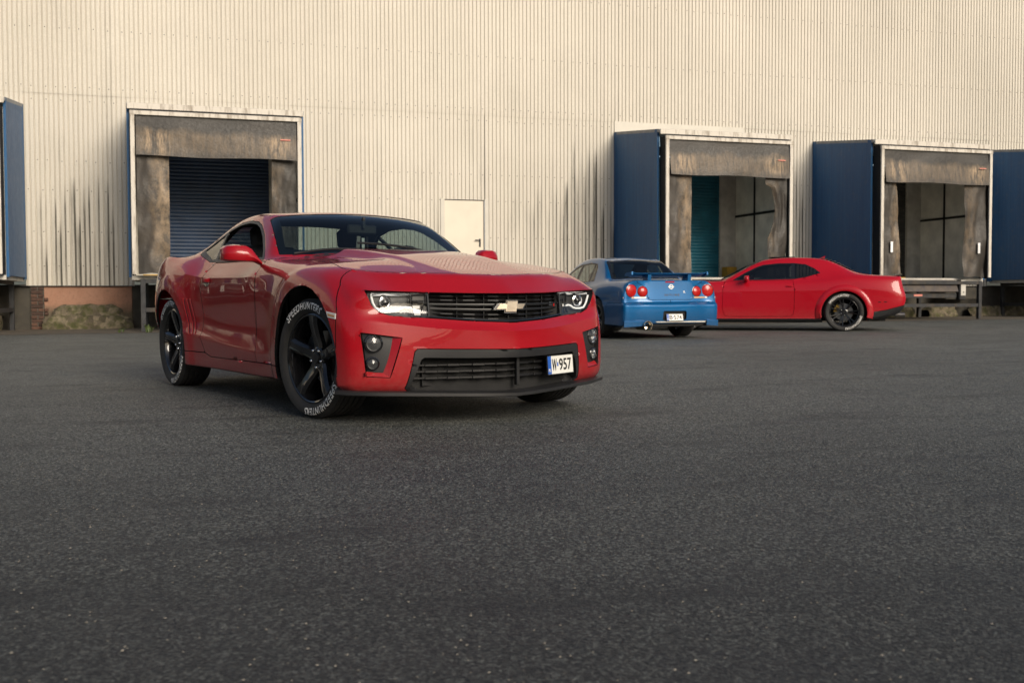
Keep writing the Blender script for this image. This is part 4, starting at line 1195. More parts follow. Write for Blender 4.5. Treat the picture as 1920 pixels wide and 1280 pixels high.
    bow = [(-.107, -.016), (-.044, -.016), (-.044, -.034), (.034, -.034), (.034, -.016), (.084, -.016), (.107, .016), (.044, .016), (.044, .034), (-.034, .034), (-.034, .016), (-.084, .016)]
    m = MB(); m.prism([(u*1.09, v*1.16) for u, v in bow], lambda u, v, d: (ex-abs(u)*.16+d, u, .672+v), -.012, .008); em = m.build('emblem', M['chrome'], root)
    m = MB()
    c = [(u*.93, v*.86) for u, v in bow]; n_ = len(c)
    vs = [(ex-abs(u)*.16+.0085, u, .672+v) for u, v in bow]+[(ex-abs(u)*.16+.016, u, .672+v) for u, v in c]
    m.add(vs, [(i, (i+1) % n_, n_+(i+1) % n_, n_+i) for i in range(n_)]+[(n_+0, n_+1, n_+10, n_+11), (n_+1, n_+2, n_+3, n_+4, n_+7, n_+8, n_+9, n_+10), (n_+4, n_+5, n_+6, n_+7)])
    m.build('emblem_face', M['gold'], em)
    # small badge letters on the grille
    p, n = sk.at('x', .385, .69); vs, fs = text_mesh('ZL1', .030, offset=.0006)
    tn = (sk.at('x', .42, .69)[0]-sk.at('x', .35, .69)[0]).normalized()
    m = MB(); m.add([Vector((p.x-.022, .385, .675))+Vector((tn.x, tn.y, 0))*v.x+Vector((0, 0, v.y)) for v in vs], fs); m.build('grille_badge', M['chrome'], gback)
    m = MB(); q = Vector((p.x-.020, .385, .676))+tn*.034; m.box(q, (.003, .007, .016)); m.build('badge_tab', M['red_lens'], gback)
    # --- lower grille
    bz = sk.extract('lower_bezel', 'lower_grille', M['black_plastic'], root, 0, gap=.001, depth=.012)
    rt_ = MB(); path = [(-.590, .222), (-.566, .30), (-.540, .375), (-.525, .386), (-.3, .380), (0, .376), (.3, .380), (.525, .386), (.540, .375), (.566, .30), (.590, .222)]; fr_ = [sk.at('x', y, z)[0] for y, z in path]
    rt_.strip([p+Vector((.0, 0, 0)) for p in fr_], [Vector((p.x-.085, p.y*.985, p.z-.004)) for p in fr_]); rt_.build('grille_return', M['black_plastic'], bz)
    m = MB(); m.grid([[(sk.at('x', y, .30)[0].x-.10, y, z) for z in (.17, .3, .45)] for y in [-.62+1.24*k/16 for k in range(17)]]); m.build('grille_backing', M['undertray'], bz)
    for z in (.340, .303, .266):
        rows = []
        for k in range(31):
            y = -.575+1.15*k/30; p, n = sk.at('x', y, .30); x = p.x-.055
            rows.append([(x-.02, y, z-.005), (x, y, z-.004), (x, y, z+.004), (x-.02, y, z+.005)])
        b = MB(); b.grid(rows); b.build('grille_bar', M['satin_black'], bz, True, 40)
        for yy in (-.46, -.34, -.20, -.06, .10, .22):
            p, n = sk.at('x', yy, .30); ang = math.atan2((sk.at('x', yy+.02, .3)[0].x-sk.at('x', yy-.02, .3)[0].x), .04)
            b = MB(); b.box((p.x-.055, yy, z), (.014, .075, .016), Euler((0, 0, -ang)), .003); b.build('grille_block', M['satin_black'], bz)
    p, n = sk.at('x', .045, .3); b = MB(); b.box((p.x-.05, .045, .295), (.03, .022, .17), None, .003); b.build('grille_post', M['satin_black'], bz)
    # --- splitter lip
    pl = [(.40, .925), (.47, .955), (.56, .905), (.66, .76), (.745, .56), (.845, .30), (.895, .12), (.905, 0)]
    pl = pl+[(x, -y) for x, y in reversed(pl[:-1])]
    rows = []
    for i, (x, y) in enumerate(pl):
        k = 1-abs(y)/.955; zt = .205-.03*k; L = Vector((x-.2, y, 0)); d = Vector((x+.1, y*1.0, 0)).normalized()
        q = Vector((x, y, 0)); inn_ = q-Vector((.16, y*.10, 0))
        rows.append([(inn_.x, inn_.y, zt+.004), (q.x-d.x*.012, q.y-d.y*.012, zt), (q.x, q.y, zt-.005), (q.x, q.y, zt-.022), (q.x-d.x*.01, q.y-d.y*.01, zt-.027), (inn_.x, inn_.y, zt-.03)])
    b = MB(); b.grid(rows); b.build('front_splitter', M['black_plastic'], root, True, 35)
    # --- plate (offset to the car's left), held under the bar
    a, n1 = sk.at('x', .26, .32); b_, n2 = sk.at('x', .53, .32)
    t = Vector((b_.x-a.x, b_.y-a.y, 0)).normalized(); c = Vector(((a.x+b_.x)/2-.012, .405, .3135))
    plate(root, 'license_plate', 'W 957', c, t, (-.10, 0, 1), .285, .110)
    # --- marker lamps, gills, mirrors, wipers
    for s in (1, -1):
        q = [sk.at('y', x, z, s) for x, z in ((.372, .617), (.447, .608), (.447, .640), (.352, .652))]
        m = MB(); m.add([p+n*.003 for p, n in q]+[p-n*.01 for p, n in q], [(0, 1, 2, 3), (0, 4, 5, 1), (1, 5, 6, 2), (2, 6, 7, 3), (3, 7, 4, 0)]); mk = m.build('side_marker', M['white_lens'], root)
        q = [sk.at('y', x, z, s) for x, z in ((.377, .625), (.440, .617), (.440, .629), (.370, .639))]
        m = MB(); m.add([p+n*.0045 for p, n in q], [(0, 1, 2, 3)]); m.build('reflector', M['amber'], mk)
        for k in range(3):
            x0 = -2.43+k*.052
            rows = []; rows2 = []
            for i in range(9):
                tt = i/8; z = .72-.275*tt; x = x0+.115*tt+.012*tt*tt
                r1 = []; hw_ = .0085*(1-.45*tt)
                for du, dn in ((-hw_*1.6, -.004), (-hw_*.8, .005), (hw_*.8, .005), (hw_*1.2, -.012), (hw_*2.2, -.014)):
                    p, n = sk.at('y', x+du, z, s); r1.append(p+n*dn)
                rows.append(r1)
            m = MB(); m.grid(rows); gl_ = m.build('side_gill', red, root, True, 40)
            rows = []
            for i in range(9):
                tt = i/8; z = .715-.265*tt; x = x0+.115*tt+.012*tt*tt; hw_ = .0085*(1-.45*tt); r1 = []
                for du in (hw_*.9, hw_*2.6):
                    p, n = sk.at('y', x+du, z, s); r1.append(p+n*.0015)
                rows.append(r1)
            m = MB(); m.grid(rows); m.build('gill_slot', M['satin_black'], gl_)
        # mirror
        m = MB(); rows = []
        for (y, xc, zc, dx, dz, sh) in ((.848, -.955, .962, .034, .012, 0), (.880, -.960, .990, .044, .024, .0), (.915, -.972, 1.016, .060, .046, 0), (.950, -.985, 1.026, .070, .058, 0), (1.02, -1.00, 1.030, .074, .058, 0), (1.065, -1.015, 1.027, .068, .052, 0), (1.090, -1.03, 1.020, .048, .038, 0), (1.093, -1.035, 1.018, .004, .004, 0)):
            rows.append([(xc+dx*u, s*y, zc+dz*v) for u, v in ((-.9, -.95), (0, -1), (.75, -.85), (1, -.35), (.95, .25), (.6, .85), (0, 1), (-.9, 1), (-.9, -.95))])
        m.grid(rows); mo = m.build('side_mirror', red, root, True, 38)
        g2 = MB(); g2.add([(-1.068, s*y, z) for y, z in ((.955, .975), (1.085, .978), (1.085, 1.06), (.955, 1.068))], [(0, 1, 2, 3)]); g2.build('mirror_glass', M['chrome'], mo)
    for s, x0, y0, x1, y1 in ((1, -.735, .40, -.80, -.20), (1, -.735, -.20, -.82, -.66)):
        pts = []
        for k in range(9):
            t = k/8; x = x0+(x1-x0)*t; y = y0+(y1-y0)*t; p, n = sk.at('z', x, y, 1); pts.append(p+n*.018)
        m = MB(); m.tube(pts, .009, 6); m.build('wiper', M['black_plastic'], root, True, 60)
    m = MB(); m.grid([[(-.60, y, sk.at('z', -.6, y, 1)[0].z-.03), (-.68, y, sk.at('z', -.70, y, 1)[0].z-.02), (-.78-.1*abs(y), y, sk.at('z', -.78-.1*abs(y), y, 1)[0].z-.02)] for y in [-.7+1.4*k/20 for k in range(21)]]); m.build('cowl_panel', M['black_plastic'], root, True, 60)
    # --- wheels
    for s in (1, -1):
        for x, st in ((0, R(9)), (-2.852, 0)):
            wheel('wheel', root, (x, s*.800, .362), R(0 if x == 0 else 8), .362, .255, .270, star_spokes, None, True, st, s > 0)
    wheel_wells(root, (0, -2.852), .345, .470, .45, .80)
    m = MB(); m.box((-1.60, 0, .215), (3.9, 1.20, .05)); m.box((-1.43, 0, .22), (1.75, 1.62, .06)); m.box((.42, 0, .215), (.30, .9, .04)); m.build('underbody', M['undertray'], root)
    m = MB(); m.box((-.02, 0, .52), (1.15, 1.0, .56)); m.box((.52, 0, .45), (.30, 1.0, .46)); m.build('engine_bay_block', M['undertray'], root)  # solid dark boxes added unseen in the nose to block light
    for s in (1, -1):
        m = MB(); m.box((-1.45, s*.872, .29), (1.15, .02, .06)); m.build('sill_inner', red, root)
    # --- cabin
    interior(root, [(-1.70, .37), (-1.70, -.37)], (-1.02, .93), (-1.20, .37, .93), .30, -.75, -2.75, .74, -2.45)
    m = MB(); m.box((-1.14, 0, 1.222), (.03, .235, .07), None, .012); m.box((-1.11, 0, 1.27), (.02, .02, .08)); mm = m.build('interior_mirror', M['interior'], root)
    for k, (y, z) in enumerate(((-.035, 1.13), (0.0, 1.115), (.03, 1.125))):
        m = MB(); m.box((-1.13+.01*k, y, z), (.004, .03, .09), Euler((.1*(k-1), 0, .4*k)), .001); m.build('air_freshener', [M['steel'], M['white_lens'], M['steel']][k], mm)
    return root

def headlamp(sk, lens, s):
    P = lambda y, z, inset: Vector((sk.at('x', s*y, z)[0].x-inset, s*y, z))
    m = MB(); ys = [.455+.36*k/9 for k in range(10)]
    m.grid([[P(min(y, .80), z, .055) for z in (.60, .64, .69, .74, .775)] for y in ys]); m.build('lamp_housing', M['lamp_inner'], lens, True)
    # bright reflector strip along the top
    m = MB(); m.grid([[P(y, .756-.02*0, .016), P(y, .738, .030)] for y in ys[:-1]]); m.build('reflector_strip', M['chrome'], lens, True)
    # U-shaped light guide
    path = [(.772, .735), (.762, .700), (.748, .672), (.728, .656), (.690, .650), (.650, .651), (.625, .656), (.605, .668), (.58, .673), (.545, .668)]
    m = MB(); m.tube([P(y, z, .022) for y, z in path], .0065, 8); m.build('light_guide', M['drl'], lens, True, 60)
    # projector
    c = P(.685, .700, .045)
    m = MB(); m.lathe([(.034, -.01), (.038, .012), (.030, .016), (.024, .012)], 24, (c.x, c.y, c.z), 'x'); m.build('projector_ring', M['chrome'], lens, True, 40)
    m = MB(); m.lathe([(.026, .008), (.022, .018), (.012, .025), (0, .027)], 24, (c.x, c.y, c.z), 'x'); m.build('projector_lens', M['gloss_black'], lens, True, 60)
    # turn-signal chamber
    m = MB(); m.grid([[P(y, z, .030) for z in (.625, .66, .70, .735)] for y in (.482, .50, .52, .535)]); m.build('indicator', M['gloss_black'], lens, True)
    m = MB(); m.grid([[P(y, z, .027) for z in (.664, .672, .680)] for y in (.480, .50, .52, .538)]); m.build('indicator_strip', M['white_lens'], lens, True)
    m = MB(); m.grid([[P(y, z, .027) for z in (.712, .722, .733)] for y in (.480, .50, .52, .538)]); m.build('indicator_strip', M['steel'], lens, True)
    for yy in (.545, .556):
        m = MB(); m.tube([P(yy, z, .022) for z in (.625, .66, .70, .745)], .004, 6); m.build('lamp_divider', M['gloss_black'], lens, True)

def foglamps(sk, root, s, red):
    P = lambda y, z, inset: Vector((sk.at('x', s*y, z)[0].x-inset, s*y, z))
    o = sk.extract('fog_opening', 'fog_light', M['black_plastic'], root, s, gap=.0, depth=.002, offset=.028)
    rp = MB(); A_ = [P(u, v, .001) for u, v in ((.640, .499), (.704, .278), (.822, .287))]; B_ = [P(u, v, .030) for u, v in ((.676, .503), (.730, .303), (.815, .312))]
    rp.strip(A_, B_); rp.build('bumper_recess', red, o)
    for (y, z, r) in ((.775, .470, .041), (.782, .357, .030)):
        c = P(y, z, .035); p, n = sk.at('x', s*y, z); n = Vector((n.x, n.y*.55, n.z*.4)).normalized()
        q = Vector((1, 0, 0)).rotation_difference(n).to_matrix().to_4x4()
        def lat(nm, prof, mat, seg=28):
            m = MB(); m.lathe(prof, seg, (0, 0, 0), 'x'); m.v = [tuple((Matrix.Translation(c) @ q) @ Vector(v)) for v in m.v]; return m.build(nm, mat, o, True, 40)
        lat('lamp_ring', [(r*1.35, .0), (r*1.30, .014), (r*1.08, .018), (r*1.02, .008)], M['gloss_black'])
        lat('lamp_reflector', [(r*1.02, .012), (r*.85, -.006), (r*.45, -.018), (0, -.022)], M['reflector'])
        lat('lamp_bulb_cap', [(r*.30, -.018), (r*.28, .0), (0, .004)], M['steel'], 14)
        lat('lamp_glass', [(r*1.02, .012), (r*.6, .020), (0, .023)], M['lens'])
def sym(half): return half+[(x, -y) for x, y in reversed(half) if abs(y) > 1e-9]
def arch(xc, zc, r): return [(xc+r*math.cos(t), zc+r*math.sin(t)) for t in [R(-40+k*260/40) for k in range(41)]]+[(xc-r*.75, -.1), (xc+r*.75, -.1)]

# ------------------------------------------------------------------ the red muscle coupe behind, seen from its left (x forward from the rear axle)
def muscle():
    root = empty('muscle_car'); tag(root, 'red wide-arched muscle coupe with black window louvers parked across the loading docks', 'car')
    red = paint('crimson_paint', (.36, .003, .012), flake=(.95, 1.1))
    X = [None, 3.45, 3.22, 2.95, 2.68, 2.42, 2.15, 1.85, 1.50, 1.00, .50, .15, -.15, -.55, None]
    def line(c0, ys, zs, c1): return [c0]+[(X[i], ys[i-1], zs[i-1]) for i in range(1, 14)]+[c1]
    side = [
        line((3.70, .74, .20), [.84, .86, .86, .85, .84, .83, .83, .83, .83, .84, .86, .86, .84], [.17]*6+[.165]*5+[.18, .21], (-.90, .72, .30)),
        line((3.76, .80, .26), [.90, .93, .935, .925, .905, .90, .90, .90, .905, .925, .94, .94, .92], [.215]*11+[.225, .26], (-.98, .80, .36)),
        line((3.80, .83, .40), [.93, .955, .96, .95, .925, .915, .915, .915, .92, .945, .96, .96, .945], [.40]*13, (-1.03, .84, .46)),
        line((3.82, .84, .55), [.935, .955, .96, .955, .93, .92, .92, .92, .925, .95, .965, .965, .95], [.56]*13, (-1.06, .86, .585)),
        line((3.84, .84, .70), [.93, .945, .95, .945, .93, .925, .925, .925, .93, .95, .962, .962, .95], [.755, .765, .77, .77, .77, .77, .77, .77, .77, .775, .785, .79, .79], (-1.05, .855, .70)),
        line((3.80, .81, .80), [.885, .90, .905, .90, .895, .89, .89, .89, .895, .915, .93, .932, .915], [.85, .86, .865, .87, .875, .88, .88, .885, .89, .91, .93, .935, .92], (-1.00, .82, .90)),
    ]
    top = [
        [(3.78, .78, .835)]+[(3.45, .82, .905), (3.2, .83, .92), (2.95, .835, .93), (2.7, .835, .938), (2.42, .835, .945), (2.13, .84, .952), (1.85, .84, .955), (1.5, .84, .958), (1.0, .84, .962), (.5, .845, .99), (.15, .85, 1.025), (-.15, .85, 1.04), (-.55, .83, 1.03)]+[(-.96, .77, 1.005)],
        [(3.80, .60, .85), (3.45, .64, .925), (3.2, .65, .945), (2.95, .65, .955), (2.7, .66, .962), (2.44, .68, .965), (2.20, .765, .985), (1.85, .69, 1.165), (1.50, .625, 1.315), (1.00, .605, 1.362), (.50, .60, 1.345), (.17, .62, 1.262), (-.15, .66, 1.125), (-.55, .66, 1.052), (-.98, .60, 1.028)],
        [(3.82, .40, .86), (3.45, .45, .94), (3.2, .46, .96), (2.95, .46, .97), (2.7, .47, .975), (2.42, .48, .975), (2.32, .55, .98), (1.94, .50, 1.185), (1.54, .45, 1.35), (1.0, .43, 1.395), (.48, .43, 1.378), (.12, .44, 1.28), (-.20, .47, 1.12), (-.57, .47, 1.058), (-.99, .42, 1.035)],
        [(3.83, .2, .865), (3.45, .24, .95), (3.2, .25, .975), (2.95, .25, .985), (2.7, .25, .99), (2.42, .25, .985), (2.36, .28, .98), (1.98, .26, 1.19), (1.56, .23, 1.365), (1.0, .22, 1.408), (.47, .22, 1.39), (.10, .22, 1.285), (-.22, .24, 1.12), (-.58, .24, 1.06), (-1.0, .2, 1.038)],
        [(3.835, 0, .865), (3.45, 0, .945), (3.2, 0, .97), (2.95, 0, .98), (2.7, 0, .985), (2.42, 0, .982), (2.37, 0, .98), (1.99, 0, 1.192), (1.565, 0, 1.37), (1.0, 0, 1.412), (.465, 0, 1.393), (.10, 0, 1.287), (-.22, 0, 1.12), (-.58, 0, 1.06), (-1.0, 0, 1.038)],
    ]
    front = [[(3.74+d, .6, z), (3.80+d, .4, z), (3.84+d, .2, z), (3.85+d, 0, z)] for d, z in ((-.02, .20), (.03, .26), (.05, .40), (.06, .55), (.06, .70), (.02, .80))]
    rear = [[(-.93+d, .6, z), (-.96+d, .4, z), (-.985+d, .2, z), (-.99+d, 0, z)] for d, z in ((0, .30), (-.07, .36), (-.11, .46), (-.13, .585), (-.12, .70), (-.06, .90))]
    cre = [('s', 4, (1, 14), .55), ('s', 1, (0, 14), .5), ('t', 0, (6, 12), .4), ('x', 6, (1, 4), .5), ('t', 1, (6, 12), .3), ('x', 14, (0, 4), .8), ('r', 4, (0, 4), .7), ('f', 6, (0, 4), .6)]
    sk = Skin(make_skin(side, top, front, rear, cre))
    for s in (1, -1):
        for xc in (0, 2.946): sk.cut('void', arch(xc, .345, .425), 'y', lambda c, n, m, s=s: c.y*s > .35)
        sk.cut('rocker', [(2.6, .1), (2.55, .235), (.38, .235), (.3, .1)], 'y', lambda c, n, m, s=s: m == SIDE and c.y*s > .4, ['body'])
        sk.cut('door', [(2.20, .97), (2.23, .80), (2.24, .42), (2.20, .30), (2.14, .275), (.98, .275), (.92, .32), (.90, .45), (.90, .80), (.93, .98)], 'y', lambda c, n, m, s=s: m == SIDE and c.y*s > .4, ['body'])
        tf = lambda c, n, m, s=s: m == TOP and c.y*s > .4 and abs(n.y) > .3
        sk.cut('window_trim', [(2.05, .970), (1.86, 1.09), (1.62, 1.215), (1.48, 1.262), (1.2, 1.288), (.9, 1.288), (.70, 1.262), (.55, 1.19), (.43, 1.10), (.47, 1.085), (.70, 1.020), (.90, .985), (1.4, .975)], 'y', tf)
        sk.cut('door_glass', [(1.98, .987), (1.84, 1.076), (1.60, 1.198), (1.46, 1.245), (1.2, 1.270), (.965, 1.272), (.955, 1.005), (1.4, .990)], 'y', tf)
        sk.cut('quarter_glass', [(.90, 1.270), (.71, 1.245), (.57, 1.18), (.475, 1.105), (.70, 1.040), (.89, 1.005)], 'y', tf)
    sk.cut('windshield', sym([(2.35, 0), (2.34, .28), (2.28, .58), (2.19, .745), (1.85, .675), (1.53, .60), (1.56, .4), (1.585, 0)]), 'z', lambda c, n, m: m == TOP and c.z > .9)
    sk.cut('rear_window', sym([(.44, 0), (.44, .3), (.42, .50), (.1, .52), (-.12, .55), (-.20, .4), (-.21, 0)]), 'z', lambda c, n, m: m == TOP and c.z > .9)
    sk.cut('hood', sym([(3.7, 0), (3.66, .5), (3.5, .66), (2.5, .72), (2.42, .6), (2.40, 0)]), 'z', lambda c, n, m: m == TOP and c.z > .85 and c.x > 2.3, ['body'])
    sk.cut('trunk_lid', sym([(-.25, 0), (-.24, .5), (-.28, .63), (-.96, .60), (-1.03, .4), (-1.03, 0)]), 'z', lambda c, n, m: m == TOP, ['body'])
    sk.retag('rear_valance', ['body'], lambda c, m: False)
    for s in (1, -1):
        sk.cut('rear_valance', [(-.40, .10), (-.43, .345), (-.75, .40), (-1.03, .475), (-1.3, .52), (-1.3, .1)], 'y', lambda c, n, m, s=s: c.y*s >= 0, ['body'])
    sk.cut('tail_light', [(-.80, .745), (.80, .745), (.80, .865), (-.80, .865)], 'x', lambda c, n, m: m == REAR, ['body'])
    for s in (1, -1):
        d = sk.extract('door', 'door', red, root, s)
        rows = []
        for k in range(5):
            x = 1.06-.035*k; p, n = sk.at('y', x, .845, s); b = .02 if 0 < k < 4 else 0; rows.append([p+Vector((0, 0, .012)), p+n*(b+.003)+Vector((0, 0, .006)), p+n*(b+.003)-Vector((0, 0, .008)), p-Vector((0, 0, .012))])
        m = MB(); m.grid(rows); m.build('handle', red, d, True, 50)
        sk.extract('rocker', 'side_skirt', M['black_plastic'], root, s)
        sk.extract('window_trim', 'window_trim', M['gloss_black'], root, s, gap=0, depth=.01)
        sk.extract('door_glass', 'side_window', M['glass_dark'], root, s, gap=0, offset=.004)
        q = sk.extract('quarter_glass', 'quarter_window', M['glass_dark'], root, s, gap=0, offset=.012)
        for k in range(6):
            x = .865-.062*k; zt = interp(x, [.475, .57, .71, .90], [1.11, 1.175, 1.24, 1.265]); zb = interp(x, [.475, .70, .90], [1.10, 1.042, 1.007])
            if zt-zb < .02: continue
            P = []
            for z in (zb, (zb+zt)/2, zt):
                p, n = sk.at('y', x, z, s); p2, n2 = sk.at('y', x-.045, z, s); P.append([p-n*.004, p2+n2*.012])
            m = MB(); m.grid(P); m.build('louver_slat', M['black_plastic'], q)
        sk.extract('body', 'body_side', red, root, s, depth=.02)
        # bolt-on wheel arch flares
        for xc in (0, 2.946):
            rows = []
            for k in range(37):
                a = R(-12+204*k/36); row = []
                for rr, dn in ((.414, -.03), (.412, .026), (.424, .031), (.455, .029), (.495, .018), (.525, .003), (.530, -.006)):
                    x, z = xc+rr*math.cos(a), .345+rr*math.sin(a)
                    p, n = sk.at('y', x, max(z, .24), s)
                    y = (p.y if p is not None else s*.95)
                    if rr < .43: y = s*.957
                    row.append((x, y+s*dn, z))
                rows.append(row)
            m = MB(); m.grid(rows); m.build('arch_flare', red, root, True, 50)
        m = MB()
        rows = []
        for (y, xc, zc, dx, dz) in ((.85, 1.80, .955, .03, .012), (.90, 1.80, .98, .04, .03), (.94, 1.79, 1.0, .05, .05), (1.0, 1.785, 1.005, .05, .052), (1.06, 1.78, 1.0, .04, .045), (1.075, 1.775, 1.0, .005, .005)):
            rows.append([(xc+dx*u, s*y, zc+dz*v) for u, v in ((-1, -.95), (0, -1), (.8, -.8), (1, 0), (.7, .9), (0, 1), (-1, 1), (-1, -.95))])
        m.grid(rows); m.build('side_mirror', red, root, True, 60)
        pts = [sk.at('y', x, z, s) for x, z in ((-.60, .535), (-.76, .54), (-.76, .555), (-.60, .55))]
        m = MB(); m.add([p+n*.002 for p, n in pts], [(0, 1, 2, 3)]); mk = m.build('side_marker', M['gloss_black'], root)
        pts = [sk.at('y', x, z, s) for x, z in ((-.655, .538), (-.70, .539), (-.70, .553), (-.655, .552))]
        m = MB(); m.add([p+n*.004 for p, n in pts], [(0, 1, 2, 3)]); m.build('reflector', M['red_lens'], mk)
    sk.extract('hood', 'hood', red, root); sk.extract('trunk_lid', 'trunk_lid', red, root)
    sk.extract('windshield', 'windshield', M['glass'], root, gap=0, offset=.003)
    rw = sk.extract('rear_window', 'rear_window', M['glass_dark'], root, gap=0, offset=.006)
    sk.extract('rear_valance', 'rear_valance', M['black_plastic'], root, depth=.03)
    sk.extract('tail_light', 'tail_light', M['red_lens'], root, depth=.01)
    for k in range(9):
        x = .42-.07*k; y = .50+.006*k; P = []
        for yy in [-y+2*y*i/10 for i in range(11)]:
            p, n = sk.at('z', x, yy, 1); p2, n2 = sk.at('z', x-.06, yy, 1); P.append([p+n*.006, p2+n2*.030, p2+n2*.026])
        m = MB(); m.grid(P); m.build('rear_louver', M['black_plastic'], rw, True, 30)
    # deck spoiler and aerial fin
    rows = []
    for k in range(21):
        y = -.70+1.4*k/20; p, n = sk.at('z', -.93, y, 1); e = 1-abs(y)/.70; h = .018+.018*min(1, e*5)
        rows.append([(-.86, y, sk.at('z', -.86, y, 1)[0].z+.001), (-.98, y, p.z+h*.8), (-1.035, y, p.z+h), (-1.03, y, p.z+h-.014), (-.95, y, p.z-.004)])
    m = MB(); m.grid(rows); m.build('deck_spoiler', M['gloss_black'], root, True, 40)
    m = MB(); z0 = sk.at('z', .40, 0, 1)[0].z-.004; m.add([(.48, .0, z0), (.34, -.022, z0), (.34, .022, z0), (.335, 0, z0+.065), (.40, 0, z0+.03)], [(0, 1, 4), (0, 4, 2), (1, 3, 4), (2, 4, 3), (1, 2, 3), (0, 2, 1)]); m.build('aerial_fin', red, root)
    m = MB(); m.box((1.15, 0, 1.412), (.5, .7, .02), None, .006); m.build('sunroof_deflector', M['gloss_black'], root)
    for y in (.45, -.45):
        m = MB(); m.lathe([(.045, .0), (.045, -.18), (.036, -.18), (.036, 0)], 20, (-.93, y, .30), 'x'); m.build('exhaust_tip', M['steel'], root, True, 40)
    for s in (1, -1):
        for x in (0, 2.946): wheel('wheel', root, (x, s*.835, .358), R(12), .358, .28, .262, mesh_spokes(7), B['yellow'], True, 0, s > 0)
    wheel_wells(root, (0, 2.946), .345, .44, .45, .88)
    m = MB(); m.box((1.45, 0, .215), (4.4, 1.30, .06)); m.box((1.45, 0, .20), (2.0, 1.66, .08)); m.build('underbody', M['undertray'], root)
    interior(root, [(1.05, .38), (1.05, -.38)], (1.72, .92), None, .30, 2.1, .0, .74, .3)
    return root

